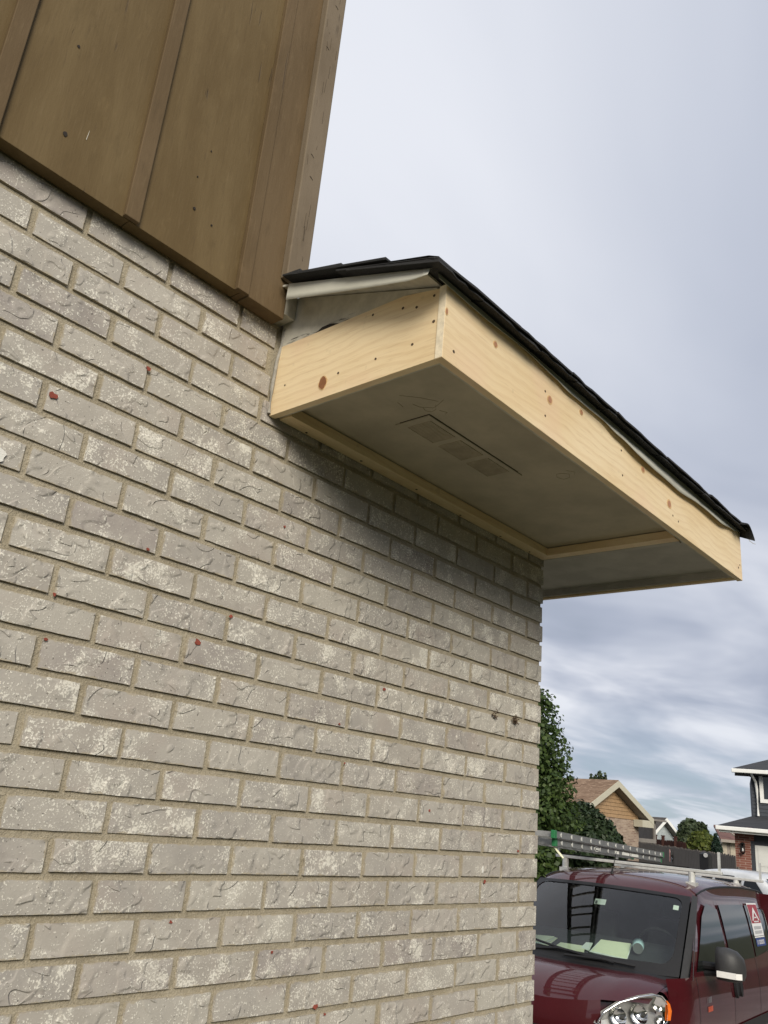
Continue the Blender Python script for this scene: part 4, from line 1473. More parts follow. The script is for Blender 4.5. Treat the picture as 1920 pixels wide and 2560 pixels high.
# ---- extension ladder lying on the rack
LAD0 = vw(.42, -.085, 1.948)
LAD1 = vw(4.72, -.455, 1.925)
ldir = (LAD1 - LAD0).normalized()
lside = (VM.to_3x3() @ Vector((0, 1, 0)))
lside = (lside - ldir * lside.dot(ldir)).normalized()      # towards the far rail
lup = ldir.cross(lside)
if lup.z < 0:
    lup = -lup
ladder = thing('extension_ladder', LAD0, 'grey extension ladder with green end caps tied on the van roof rack', 'ladder')
LP = Part(ladder)


def lpt(a_, b_, c_):
    return LAD0 + ldir * a_ + lside * b_ + lup * c_


LL = (LAD1 - LAD0).length
for sec, (a0, a1, b0, b1, c0) in enumerate(((.10, LL - .02, .02, .40, .0), (.0, LL, -.005, .425, .062))):
    for bb, sg in ((b0, -1), (b1, 1)):
        mb = MB()
        mb.obox(lpt(a0, bb, c0), ldir * (a1 - a0), lside * (.006 * -sg), lup * .056)
        mb.obox(lpt(a0, bb, c0), ldir * (a1 - a0), lside * (.028 * -sg), lup * .006)
        mb.obox(lpt(a0, bb, c0 + .052), ldir * (a1 - a0), lside * (.028 * -sg), lup * .006)
        LP('rail', mb, M['fibre'])
        LP('end_cap', MB().obox(lpt(a0 - .02, bb + .004 * sg, c0 - .004), ldir * .06, lside * (-.036 * sg), lup * .067), M['green'], bevel=.003)
        LP('end_cap', MB().obox(lpt(a1 - .04, bb + .004 * sg, c0 - .004), ldir * .05, lside * (-.036 * sg), lup * .067), M['green'], bevel=.003)
    k = 0
    a_ = a0 + .16
    while a_ < a1 - .1:
        LP('rung', MB().tube([lpt(a_, b0 - .004, c0 + .030), lpt(a_, b1 + .004, c0 + .030)], .017, 10), M['alu_light'])
        # bright swaged rung ends show on the outer faces
        LP('rung_end', MB().obox(lpt(a_ - .012, b0 - .003, c0 + .012), ldir * .024, lside * -.004, lup * .038), M['alu_light'], bevel=.0015)
        a_ += .305
# end rung faces and labels
LP('end_rail', MB().obox(lpt(.035, .02, .068), ldir * .03, lside * .385, lup * .045), M['alu'])
LP('end_rail', MB().obox(lpt(.135, .03, .006), ldir * .03, lside * .365, lup * .045), M['alu'])
mb = MB()
mb.disc(lpt(1.36, .0165, .030), ldir, lup, .085, .026, -.0022, 20)
lg = LP('rail_badge', mb, M['paper_w'])
mb = MB()
mb.disc(lpt(1.36, .0140, .030), ldir, lup, .072, .020, -.0016, 20)
LP('badge_field', mb, M['lamp_dark'], lg)
mb = MB()
for k in range(5):
    mb.obox(lpt(1.31 + k * .022, .0122, .022), ldir * .013, lside * -.0012, lup * .016)
LP('badge_lettering', mb, M['paper_w'], lg)
for (a_, w_) in ((2.05, .16), (2.35, .30), (2.75, .32)):
    LP('rail_label', MB().obox(lpt(a_, .0185, .014), ldir * w_, lside * -.002, lup * .030), M['paper_w'])
# loop of rope at the near end
rp = thing('rope', lpt(.25, .05, -.02), 'loop of pale rope and hook hanging under the near end of the ladder', 'rope')
mb = MB()
pts_ = [lpt(.18 + .02 * math.sin(k * .8), .02 + .05 * math.cos(k * .7), -.005 - .045 * (1 - math.cos(k * .7))) for k in range(15)]
mb.tube(pts_, .006, 6)
Part(rp)('strand', mb, M['paper'])

# ------------------------------------------------------------------ background
def gz(x):
    """ground falls away gently from the house"""
    return -.03 * max(0.0, min(13.0, x - 3.5))


def lap_mat(name, a, b, rough=0.7):
    return rough_paint(name, a, b, 0.25, 6.0, rough)


def brick_tex(name, c1, c2, mort, sx, sy, rough=0.9):
    """far brickwork: pieces too small to tell apart"""
    m_, t = mat(name)
    p = t.n('ShaderNodeTexCoord').outputs['Object']
    sp_ = t.n('ShaderNodeSeparateXYZ', {0: p})
    h_ = t.math('ADD', sp_.outputs[0], sp_.outputs[1])
    v_ = t.n('ShaderNodeCombineXYZ', {0: h_, 1: sp_.outputs[2], 2: 0.0}).outputs[0]
    br = t.n('ShaderNodeTexBrick', {'Vector': v_, 'Color1': (*c1, 1), 'Color2': (*c2, 1), 'Mortar': (*mort, 1), 'Scale': 1.0, 'Mortar Size': 0.006, 'Brick Width': sx, 'Row Height': sy, 'Bias': 0.0})
    n_ = t.noise(p, 3.0, 3.0)
    c = t.mix(t.math('MULTIPLY', t.smooth(n_, 0.4, 0.7), 0.35), br.outputs[0], (*[v * .6 for v in c1], 1))
    finish(t, c, rough, br.outputs[1], -0.4, 0.006)
    return m_


def roof_tex(name, cols, sx=0.33, sy=0.14):
    m_, t = mat(name)
    p = t.n('ShaderNodeTexCoord').outputs['Object']
    sp_ = t.n('ShaderNodeSeparateXYZ', {0: p})
    h_ = t.math('ADD', sp_.outputs[0], t.math('MULTIPLY', sp_.outputs[1], 0.6))
    v_ = t.n('ShaderNodeCombineXYZ', {0: h_, 1: t.math('MULTIPLY', sp_.outputs[2], 2.2), 2: 0.0}).outputs[0]
    br = t.n('ShaderNodeTexBrick', {'Vector': v_, 'Color1': (*cols[0], 1), 'Color2': (*[.6 * a_ + .4 * b_ for a_, b_ in zip(cols[0], cols[1])], 1), 'Mortar': (*cols[2], 1), 'Scale': 1.0, 'Mortar Size': 0.010, 'Brick Width': sx, 'Row Height': sy, 'Bias': -0.2})
    fl = t.noise(t.vmath('MULTIPLY', v_, (6.0, 17.0, 1.0)), 1.0, 2.0, 0.6)
    n_ = t.noise(p, 40.0, 2.0)
    c = t.mix(t.smooth(fl, 0.56, 0.66), br.outputs[0], (*cols[1], 1))
    c = t.mix(t.math('MULTIPLY', t.smooth(fl, 0.42, 0.32), 0.6), c, (*cols[2], 1))
    finish(t, c, 0.95, n_, 0.4, 0.01)
    return m_


def leaf_mat(name, a, b, c3, trans=0.25):
    m_, t = mat(name)
    rnd = t.n('ShaderNodeNewGeometry').outputs['Random Per Island']
    c = t.ramp(rnd, [(0.0, a), (0.55, b), (1.0, c3)])
    p = t.n('ShaderNodeTexCoord').outputs['Object']
    c = t.mix(t.math('MULTIPLY', t.smooth(t.noise(p, 1.6, 2.0), 0.4, 0.7), 0.35), c, (*c3, 1))
    d = t.n('ShaderNodeBsdfPrincipled', {'Base Color': c, 'Roughness': 0.55, 'Specular IOR Level': 0.35})
    tr = t.n('ShaderNodeBsdfTranslucent', {0: c})
    mx = t.n('ShaderNodeMixShader', {0: trans, 1: d.outputs[0], 2: tr.outputs[0]})
    t.n('ShaderNodeOutputMaterial', {0: mx.outputs[0]})
    return m_


M['bark'] = rough_paint('bark', (0.10, 0.075, 0.055), (0.04, 0.03, 0.02), 0.6, 14.0, 0.95)
M['leaf_dark'] = leaf_mat('dark green leaves', (0.026, 0.050, 0.012), (0.045, 0.080, 0.018), (0.085, 0.125, 0.030))
M['leaf_yew'] = leaf_mat('yew leaves', (0.014, 0.030, 0.012), (0.024, 0.044, 0.017), (0.040, 0.062, 0.024), 0.15)
M['leaf_mid'] = leaf_mat('mid green leaves', (0.035, 0.055, 0.024), (0.055, 0.078, 0.036), (0.080, 0.10, 0.050))
M['leaf_yellow'] = leaf_mat('yellow green leaves', (0.050, 0.075, 0.014), (0.090, 0.115, 0.022), (0.14, 0.16, 0.035))
M['leaf_cone'] = leaf_mat('cypress leaves', (0.012, 0.028, 0.018), (0.018, 0.038, 0.024), (0.028, 0.05, 0.03), 0.1)


def tree(name, label, base, clumps, n_leaf, size, mt, trunk_r=.12, limb=True, group='trees and shrubs in the neighbouring yards', fine=1.0, seed=1):
    """tapered trunk with limbs to each clump, crown of many small leaf faces"""
    rg = random.Random(seed)
    t_ = thing(name, base, label, 'tree' if 'shrub' not in name else 'shrub', group)
    P_ = Part(t_)
    b = Vector(base)
    topc = max(clumps, key=lambda c: c[0].z)
    mb = MB()
    tt = Vector((topc[0].x, topc[0].y, topc[0].z))
    mid_ = b.lerp(tt, .5) + Vector((rg.uniform(-.1, .1), rg.uniform(-.1, .1), 0)) * trunk_r * 4
    mb.tube([b + Vector((0, 0, -.1)), b.lerp(mid_, .5), mid_, mid_.lerp(tt, .6), tt], trunk_r, 9, r1=trunk_r * .15)
    if limb:
        for (c, rx, rz) in clumps:
            s0 = b.lerp(tt, max(.15, min(.7, (c.z - b.z) / max(.1, tt.z - b.z) - .15)))
            mb.tube([s0, s0.lerp(c, .5) + Vector((0, 0, .08 * rx)), c], trunk_r * .4, 6, r1=trunk_r * .08)
    P_('trunk', mb, M['bark'], smooth=True)
    vol = [rx * rx * rz for (_, rx, rz) in clumps]
    tot_ = sum(vol)
    vs_, fs = [], []
    for (c, rx, rz), vv in zip(clumps, vol):
        for _ in range(int(n_leaf * vv / tot_)):
            d = Vector((rg.gauss(0, 1), rg.gauss(0, 1), rg.gauss(0, 1))).normalized()
            rr = rg.random() ** .38
            lump = 1 + .22 * noise.noise(d * 2.7 + c * .7) + .14 * noise.noise(d * 6.5 + c)
            p_ = c + Vector((d.x * rx, d.y * rx, d.z * rz)) * rr * lump
            nrm = (d * .8 + Vector((rg.gauss(0, .6), rg.gauss(0, .6), rg.gauss(0, .6) + .3))).normalized()
            ax = nrm.cross(Vector((rg.gauss(0, 1), rg.gauss(0, 1), rg.gauss(0, 1)))).normalized()
            ay = nrm.cross(ax)
            s = size * rg.uniform(.6, 1.25)
            k = len(vs_)
            vs_ += [p_ - ax * s * .5 * fine, p_ - ay * s * .42 + nrm * s * .08, p_ + ax * s * .55 * fine, p_ + ay * s * .42 - nrm * s * .05]
            fs.append((k, k + 1, k + 2, k + 3))
    P_('crown', MB().add(vs_, fs), M[mt])
    return t_


class Fr:
    """local frame: x right along a facade, y away from the camera, z up"""
    def __init__(self, o, ex):
        self.o = Vector(o)
        self.ex = Vector((ex[0], ex[1], 0)).normalized()
        self.ey = Vector((-self.ex.y, self.ex.x, 0))
        if self.ey.dot(self.o - CAM) < 0:
            self.ey = -self.ey

    def p(self, x, y, z):
        return self.o + self.ex * x + self.ey * y + Vector((0, 0, z - self.o.z))

    def pix(self, px_, py_, y=0.0):
        q = on_plane(px_, py_, self.o + self.ey * y, self.ey) - self.o
        return q.dot(self.ex), q.z + self.o.z

    def box(self, mb, a, b):
        p0 = self.p(min(a[0], b[0]), min(a[1], b[1]), min(a[2], b[2]))
        return mb.obox(p0, self.ex * abs(b[0] - a[0]), self.ey * abs(b[1] - a[1]), Vector((0, 0, abs(b[2] - a[2]))))


def level_dirs(px_, d=30):
    v_ = at(px_, 2100, d) - CAM
    v_.z = 0
    v_.normalize()
    return v_, Vector((v_.y, -v_.x, 0))          # view, right


M['nb_brick'] = brick_tex('red brown brick', (0.17, 0.058, 0.042), (0.24, 0.095, 0.068), (0.36, 0.27, 0.22), 0.205, 0.068)
M['nb_dark'] = lap_mat('charcoal siding', (0.040, 0.046, 0.058), (0.08, 0.085, 0.09))
M['nb_roof'] = roof_tex('charcoal roof', ((0.032, 0.034, 0.040), (0.055, 0.055, 0.060), (0.022, 0.023, 0.026)))
M['nb_white'] = plain('white trim', (0.78, 0.78, 0.75), 0.45, 0.05, 8.0, 0.05)
M['nb_door'] = plain('white garage door', (0.66, 0.66, 0.63), 0.5, 0.05, 4.0, 0.05)
M['pane'] = plain('window pane', (0.02, 0.026, 0.032), 0.05, 0.1, 2.0, 0)

# ---- charcoal house on the right with the garage
v_, e_ = level_dirs(1840, 30)
F = Fr(at(1838, 2115, 30), e_)
zg = gz(30)
x1, _ = F.pix(1885, 2100)
zs = F.pix(1850, 2084)[1]                    # underside of the lower eave
zgut0 = F.pix(1850, 2081, -.55)[1]
zgut1 = F.pix(1850, 2068, -.55)[1]
nb = thing('neighbour_house', F.p(0, 0, zg), 'two storey charcoal house with a red brown brick pier and white gutters', 'house', 'neighbouring houses')
NP = Part(nb)
NP('brick_pier', F.box(MB(), (0, 0, zg - .3), (x1, .5, zs)), M['nb_brick'])
xd0, zd = F.pix(1887, 2113)
NP('garage_wall', F.box(MB(), (x1 + .002, .06, zg - .3), (x1 + 6.5, 6.0, zs)), M['nb_dark'])
gd = NP('garage_door', F.box(MB(), (xd0, .02, zg - .1), (xd0 + 4.8, .055, zd)), M['nb_door'])
nrow = 4
for k in range(nrow):
    h = (zd - zg + .1) / nrow
    for j in range(6):
        NP('door_panel', F.box(MB(), (xd0 + .08 + j * .79, .008, zg - .1 + k * h + .07), (xd0 + .72 + j * .79, .0195, zg - .1 + (k + 1) * h - .07)), M['nb_door'], gd)
NP('door_casing', F.box(MB(), (xd0 - .12, .0, zg - .1), (xd0 - .004, .055, zd + .12)), M['nb_dark'])
# lower eave: soffit, gutter, roof
xg0, _ = F.pix(1788, 2062, -.55)
NP('soffit', F.box(MB(), (xg0 + .12, -.50, zs + .004), (x1 + 6.8, .6, zs + .03)), M['nb_white'])
NP('gutter', F.box(MB(), (xg0, -.62, zgut0 + .03), (x1 + 6.8, -.505, zgut1)), M['nb_white'], bevel=.02)
NP('fascia', F.box(MB(), (xg0 + .1, -.504, zs + .001), (x1 + 6.8, -.48, zgut1 - .03)), M['nb_white'])
xw, zw = F.pix(1886, 2044, 1.6)
zr0 = zgut1 + .01
mb = MB()
mb.add([F.p(xg0 + .06, -.58, zr0), F.p(x1 + 6.8, -.58, zr0), F.p(x1 + 6.8, 1.7, zw + .05), F.p(xw - .05, 1.7, zw + .05)], [(0, 1, 2, 3)])
mb.add([F.p(xg0 + .06, -.58, zr0), F.p(xw - .05, 1.7, zw + .05), F.p(xw - .05, 6.0, zw + .05), F.p(xg0 + .9, 6.0, zr0)], [(0, 1, 2, 3)])
NP('lower_roof', mb, M['nb_roof'])
# upper storey
xu, zu0 = F.pix(1883, 2040, 1.6)
zu1 = F.pix(1883, 1938, 1.6)[1]
NP('upper_wall', F.box(MB(), (xu + .02, 1.63, zu0 - .8), (xu + 6.5, 6.0, zu1)), M['nb_dark'])
nl = 15
for k in range(nl):
    za = zu0 - .45 + (zu1 - zu0 + .45) * k / nl
    zb = zu0 - .45 + (zu1 - zu0 + .45) * (k + 1) / nl
    mb = MB().prism([F.p(xu, 1.6, za), F.p(xu, 1.62, zb + .01), F.p(xu, 1.632, zb + .01), F.p(xu, 1.632, za)], F.ex * 6.5)
    NP('siding_board', mb, M['nb_dark'])
zg0 = F.pix(1850, 1932, 1.05)[1]
zg1 = F.pix(1850, 1922, 1.05)[1]
xg1, _ = F.pix(1828, 1923, 1.05)
NP('gutter', F.box(MB(), (xg1, .98, zg0), (xu + 7.0, 1.10, zg1)), M['nb_white'], bevel=.02)
NP('soffit', F.box(MB(), (xg1 + .1, 1.101, zu1 - .01), (xu + 7.0, 2.2, zu1 + .015)), M['nb_dark'])
NP('fascia', F.box(MB(), (xg1 + .08, 1.101, zu1 + .016), (xu + 7.0, 1.13, zg1 - .02)), M['nb_white'])
xr, zr = F.pix(1925, 1904, 4.0)
mb = MB()
mb.add([F.p(xg1 + .05, 1.0, zg1 + .01), F.p(xu + 7.0, 1.0, zg1 + .01), F.p(xu + 7.0, 4.0, zr + .1), F.p(xr + .05, 4.0, zr + .1)], [(0, 1, 2, 3)])
mb.add([F.p(xg1 + .05, 1.0, zg1 + .01), F.p(xr + .05, 4.0, zr + .1), F.p(xg1 + 1.0, 7.0, zg1 + .01)], [(0, 1, 2)])
NP('upper_roof', mb, M['nb_roof'])
# window, frame round a recessed pane
wx0, wz0 = F.pix(1901, 2007, 1.58)
wx1, wz1 = F.pix(1896, 1938, 1.58)
win = NP('window', F.box(MB(), (wx0 + .12, 1.585, wz0 + .12), (wx0 + 1.5, 1.598, wz1 - .02)), M['pane'])
fr_ = MB()
F.box(fr_, (wx0, 1.55, wz0), (wx0 + 1.6, 1.60, wz0 + .119))
F.box(fr_, (wx0, 1.55, wz0 + .1195), (wx0 + .119, 1.60, wz1 - .03))
F.box(fr_, (wx0 + 1.5, 1.55, wz0 + .1195), (wx0 + 1.6, 1.60, wz1 - .03))
NP('window_frame', fr_, M['nb_white'], win)
q = [F.pix(1878, 1931, 1.08), F.pix(1879, 1936, 1.15), F.pix(1889, 1956, 1.5), F.pix(1892, 1975, 1.53), F.pix(1896, 2040, 1.53)]
pts_ = [F.p(q[0][0], 1.08, q[0][1]), F.p(q[1][0], 1.15, q[1][1]), F.p(q[2][0], 1.5, q[2][1]), F.p(q[3][0], 1.53, q[3][1]), F.p(q[4][0], 1.53, q[4][1])]
NP('downspout', MB().tube(pts_, .042, 8), M['nb_white'])
lx, lz = F.pix(1857, 2122, -.1)
mb = MB()
mb.tube([F.p(lx, -.12, lz + .14), F.p(lx, -.12, lz + .19)], .09, 8, r1=.02)
mb.tube([F.p(lx, -.12, lz - .10), F.p(lx, -.12, lz - .16)], .07, 8, r1=.02)
for a_ in range(4):
    c_, s_ = math.cos(a_ * math.pi / 2 + .7) * .07, math.sin(a_ * math.pi / 2 + .7) * .07
    mb.tube([F.p(lx + c_, -.12 + s_, lz - .10), F.p(lx + c_, -.12 + s_, lz + .14)], .011, 5)
F.box(mb, (lx - .03, -.06, lz - .05), (lx + .03, .0, lz + .16))
lan = NP('lantern', mb, M['black_plastic'])
NP('bulb', MB().tube([F.p(lx, -.12, lz - .07), F.p(lx, -.12, lz - .03), F.p(lx, -.12, lz + .02)], .035, 8, r1=.018), M['nb_white'], lan, smooth=True)

# ---- tan gabled brick house on the left
M['tan_siding'] = lap_mat('tan shingle siding', (0.36, 0.232, 0.125), (0.27, 0.17, 0.09))
M['cream_brick'] = brick_tex('cream mottled brick', (0.42, 0.32, 0.24), (0.24, 0.16, 0.12), (0.42, 0.36, 0.30), 0.21, 0.068)
M['brown_roof'] = roof_tex('brown shingle roof', ((0.175, 0.108, 0.066), (0.38, 0.265, 0.18), (0.115, 0.066, 0.040)), .45, .3)
M['beige'] = plain('beige fascia', (0.50, 0.47, 0.37), 0.6, 0.05, 6.0, 0.05)
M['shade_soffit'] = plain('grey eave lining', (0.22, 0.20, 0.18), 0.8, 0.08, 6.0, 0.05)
v_, e_ = level_dirs(1545, 40)
gdir = (e_ * .55 + v_ * .835).normalized()
F = Fr(at(1545, 2087, 40), gdir)            # gable plane, ey runs back along the ridge
if F.ey.dot(e_) > 0:
    F.ey = -F.ey
zg = gz(40) - .2
xa, za = F.pix(1545, 1950)
xe, ze = F.pix(1632, 2046)
th_ = th = thing('gable_house', F.p(0, 0, zg), 'low house with a tan gable, cream brick below and a brown shingle roof', 'house', 'neighbouring houses')
TP = Part(th_)
hw = xe - xa
rise = za - ze
nrm_ = rise / hw
# roof slabs
for s in (-1, 1):
    mb = MB()
    k = 1.0 if s > 0 else 1.12
    mb.prism([F.p(xa, -.02, za), F.p(xa + s * hw * k, -.02, za - rise * k), F.p(xa + s * hw * k, -.02, za - rise * k - .10), F.p(xa, -.02, za - .10)], F.ey * 15)
    TP('roof_slope', mb, M['brown_roof'])
    mb = MB()
    mb.prism([F.p(xa, -.06, za - .03), F.p(xa + s * hw * k, -.06, za - rise * k - .03), F.p(xa + s * hw * k, -.06, za - rise * k - .30), F.p(xa, -.06, za - .30)], F.ey * .035)
    TP('rake_board', mb, M['beige'])
    mb = MB()
    mb.prism([F.p(xa, .0, za - .27), F.p(xa + s * hw * k, .0, za - rise * k - .27), F.p(xa + s * hw * k, .0, za - rise * k - .29), F.p(xa, .0, za - .29)], F.ey * .42)
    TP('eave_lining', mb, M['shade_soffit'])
TP('eave_return', F.box(MB(), (xa + hw - .95, -.05, ze - .42), (xa + hw - .01, .40, ze - .12)), M['beige'])
# wall: brick below, overlapping courses above
WY = .42
xc, zb_ = F.pix(1596, 2050, WY)
xl = xa - (xc - xa)
TP('brick_wall', F.box(MB(), (xl, WY, zg - .3), (xc, WY + 14, zb_)), M['cream_brick'])
n = 8
ztop = za - .3
for k in range(n):
    z0 = zb_ + (ztop - zb_) * k / n
    z1 = zb_ + (ztop - zb_) * (k + 1) / n
    wa = min(xc - xa, (za - .29 - z0) / nrm_)
    wb = max(.02, min(xc - xa, (za - .29 - z1) / nrm_))
    mb = MB().prism([F.p(xa - wa, WY - .03, z0 - .015), F.p(xa + wa, WY - .03, z0 - .015), F.p(xa + wb, WY + .0, z1), F.p(xa - wb, WY + .0, z1)], F.ey * .05)
    TP('siding_course', mb, M['tan_siding'])
# screened porch on the far side
px0, pz0 = F.pix(1598, 2095, 1.5)
px1, pz1 = F.pix(1632, 2053, 1.5)
M['screen'] = plain('dark porch screen', (0.035, 0.032, 0.032), 0.5, 0.2, 5.0, 0.1)
TP('porch_screen', F.box(MB(), (xc + .01, 1.5, pz0), (px1, 4.5, pz1)), M['screen'])
pf = MB()
F.box(pf, (xc + .01, 1.42, pz0 - .18), (px1 + .15, 1.52, pz0))
F.box(pf, (px1 - .02, 1.42, pz0), (px1 + .12, 1.52, pz1))
F.box(pf, (xc + .01, 1.42, pz1 - .10), (px1 + .12, 1.52, pz1))
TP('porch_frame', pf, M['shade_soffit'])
TP('porch_wall', F.box(MB(), (xc + .01, 1.53, zg - .3), (px1 + .1, 4.5, pz0 - .01)), M['cream_brick'])
TP('porch_roof', F.box(MB(), (xc + .01, 1.2, pz1 + .01), (px1 + .75, 4.8, pz1 + .10)), M['shade_soffit'])

# ---- pale blue grey gable further back
M['blue_wall'] = lap_mat('pale blue grey siding', (0.42, 0.47, 0.49), (0.36, 0.40, 0.42))
M['grey_roof'] = roof_tex('grey brown roof', ((0.075, 0.066, 0.06), (0.12, 0.105, 0.095), (0.05, 0.045, 0.04)))
v_, e_ = level_dirs(1667, 62)
F = Fr(at(1667, 2098, 62), (e_ * .72 + v_ * .69))
if F.ey.dot(e_) > 0:
    F.ey = -F.ey
zg = gz(62) - .2
xa, za = F.pix(1666, 2044)
xe, ze = F.pix(1703, 2091)
bh = thing('gable_house', F.p(0, 0, zg), 'pale blue grey gabled house with white rake trim beyond the fences', 'house', 'neighbouring houses')
BP = Part(bh)
hw, rise = xe - xa, za - ze
for s in (-1, 1):
    BP('roof_slope', MB().prism([F.p(xa, -.02, za), F.p(xa + s * hw, -.02, za - rise), F.p(xa + s * hw, -.02, za - rise - .1), F.p(xa, -.02, za - .1)], F.ey * 14), M['grey_roof'])
    BP('rake_board', MB().prism([F.p(xa, -.06, za - .02), F.p(xa + s * hw, -.06, za - rise - .02), F.p(xa + s * hw, -.06, za - rise - .25), F.p(xa, -.06, za - .25)], F.ey * .035), M['nb_white'])
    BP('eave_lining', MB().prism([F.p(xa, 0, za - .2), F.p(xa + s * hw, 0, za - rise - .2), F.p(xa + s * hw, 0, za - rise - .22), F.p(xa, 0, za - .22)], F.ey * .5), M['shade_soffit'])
wl = hw * .80
BP('wall', MB().prism([F.p(xa - wl, .5, zg - .3), F.p(xa + wl, .5, zg - .3), F.p(xa + wl, .5, za - .25 - rise * .8), F.p(xa, .5, za - .25), F.p(xa - wl, .5, za - .25 - rise * .8)], F.ey * 13), M['blue_wall'])
BP('gutter', F.box(MB(), (xa + hw - .05, -.1, za - rise - .3), (xa + hw + .18, 12, za - rise - .12)), M['nb_white'])
BP('downspout', MB().tube([F.p(xa + hw, .0, za - rise - .25), F.p(xa + wl + .08, .4, za - rise - .75), F.p(xa + wl + .08, .4, zg)], .06, 6), M['nb_white'])
BP('roof_vent', F.box(MB(), (xa - .7, 2.2, za - .45), (xa - .3, 2.7, za + .12)), M['nb_white'])

# ---- far brown roofed house glimpsed by the brick pier
M['red_roof'] = roof_tex('red brown roof', ((0.15, 0.075, 0.062), (0.19, 0.10, 0.085), (0.11, 0.055, 0.045)))
M['far_beige'] = lap_mat('beige far wall', (0.42, 0.37, 0.29), (0.3, 0.27, 0.2))
M['far_grey'] = lap_mat('grey beige far wall', (0.29, 0.25, 0.215), (0.2, 0.18, 0.15))
v_, e_ = level_dirs(1815, 70)
F = Fr(at(1815, 2111, 70), (e_ * .96 + v_ * .28))
zg = gz(70) - .3
fh = thing('far_house', F.p(0, 0, zg), 'distant house with a red brown hip roof between the cypress and the brick pier', 'house', 'neighbouring houses')
FP = Part(fh)
xa, za = F.pix(1795, 2096)
xb, zb = F.pix(1818, 2066)
xc2, zc2 = F.pix(1842, 2098)
FP('roof_slope', MB().prism([F.p(xa, -.6, za), F.p(xc2 + 4, -.6, za - .05), F.p(xc2 + 4, 3.5, zb + .3), F.p(xb, 3.5, zb + .1)], (0, 0, -.15)), M['red_roof'])
FP('gutter', F.box(MB(), (xa, -.72, za - .22), (xc2 + 4, -.6, za - .02)), M['far_grey'])
FP('hip_trim', MB().tube([F.p(*[F.pix(1812, 2070, -.7)[0], -.7, F.pix(1812, 2070, -.7)[1]]), F.p(F.pix(1838, 2090, -.7)[0], -.7, F.pix(1838, 2090, -.7)[1])], .07, 5), M['far_grey'])
xw, _ = F.pix(1816, 2110)
FP('wall', F.box(MB(), (xw, 0, zg - .5), (xc2 + 4, 6, za - .1)), M['far_grey'])
wbx = F.pix(1802, 2110)[0]
FP('wall', MB().prism([F.p(wbx, -.1, zg - .5), F.p(xw - .01, -.1, zg - .5), F.p(xw - .01, -.1, F.pix(1813, 2098)[1]), F.p(wbx, -.1, F.pix(1802, 2108)[1])], F.ey * 3), M['far_beige'])
FP('garage_door', F.box(MB(), (xw + .25, -.05, zg - .5), (xw + 1.9, -.005, F.pix(1820, 2100)[1])), M['far_beige'])
xl2, zl2 = F.pix(1752, 2086, 8)
FP('rear_roof', MB().prism([F.p(xl2, 4, za - .3), F.p(xw + 1.5, 4, za - .3), F.p(xw + 1.5, 8, zl2), F.p(xl2, 8, zl2)], (0, 0, -.15)), M['grey_roof'])
FP('rear_wall', F.box(MB(), (xl2 + .4, 4.3, zg - .5), (xw + 1, 8, za - .35)), M['far_beige'])

# ---- weathered grey board fence
M['fence'] = siding_mat('weathered fence board', (0.115, 0.098, 0.086, 1), (0.165, 0.145, 0.128, 1))
M['red_fence'] = siding_mat('red stained fence board', (0.055, 0.022, 0.018, 1), (0.075, 0.032, 0.026, 1))


def fence(name, label, a, b, ha, hb, wd, mt, posts=None, group='garden fences', seed=5):
    rg = random.Random(seed)
    a, b = Vector(a), Vector(b)
    d = b - a
    d.z = 0
    ln = d.length
    d.normalize()
    nrm = Vector((-d.y, d.x, 0))
    if nrm.dot(CAM - a) < 0:
        nrm = -nrm
    t_ = thing(name, a, label, 'fence', group)
    P_ = Part(t_)
    n = int(ln / (wd + .008))
    proto = {}
    for k in range(n):
        x = k * (wd + .008)
        f_ = x / ln
        g_ = gz((a + d * x).x) - .2 * 0
        top_ = ha + (hb - ha) * f_ + rg.uniform(-.025, .02)
        p0 = a + d * x
        p0.z = g_ - .1
        v_ = rg.randrange(3)
        key = (v_,)
        if key not in proto:
            cr = wd * (.18, .22, .15)[v_]
            poly = [Vector((0, 0, 0)), d * wd, d * wd + Vector((0, 0, 1 - .03)), d * (wd - cr) + Vector((0, 0, 1)), d * cr + Vector((0, 0, 1)), Vector((0, 0, 1 - .03))]
            o = MB().prism(poly, nrm * .018).build('plank', M[mt])
            proto[key] = o
        else:
            o = proto[key].copy()
            COL.objects.link(o)
        o.parent = t_
        o.location = p0 - t_.location + nrm * rg.uniform(-.003, .004)
        o.scale = (1, 1, top_ - p0.z)
    for zf in (.35, .85):
        mb = MB()
        zA, zB = gz(a.x) + (ha - gz(a.x)) * zf, gz(b.x) + (hb - gz(b.x)) * zf
        q0, q1 = Vector((a.x, a.y, zA)) - nrm * .045, Vector((b.x, b.y, zB)) - nrm * .045
        mb.tube([q0, q1], .035, 4)
        P_('rail', mb, M[mt])
    if posts:
        for f_ in posts:
            p0 = a + d * (ln * f_)
            zt = ha + (hb - ha) * f_ + .16
            mb = MB().box((p0.x - .06, p0.y - .06, gz(p0.x) - .2), (p0.x + .06, p0.y + .06, zt))
            mb.box((p0.x - .08, p0.y - .08, zt + .001), (p0.x + .08, p0.y + .08, zt + .05))
            P_('post', mb, M[mt])
    return a, d, nrm


fa, fb = at(1597, 2104, 37), at(1842, 2139, 27)
fpa, fdir, fnr = fence('board_fence', 'weathered grey board fence running behind the van to the brick pier', fa, fb, fa.z, fb.z, .145, 'fence')
ra, rb_ = at(1634, 2097, 48), at(1716, 2105, 46)
fence('board_fence', 'dark red stained fence behind the grey fence, with capped posts', ra, rb_, ra.z, rb_.z, .14, 'red_fence', (.06, .30, .68), seed=9)

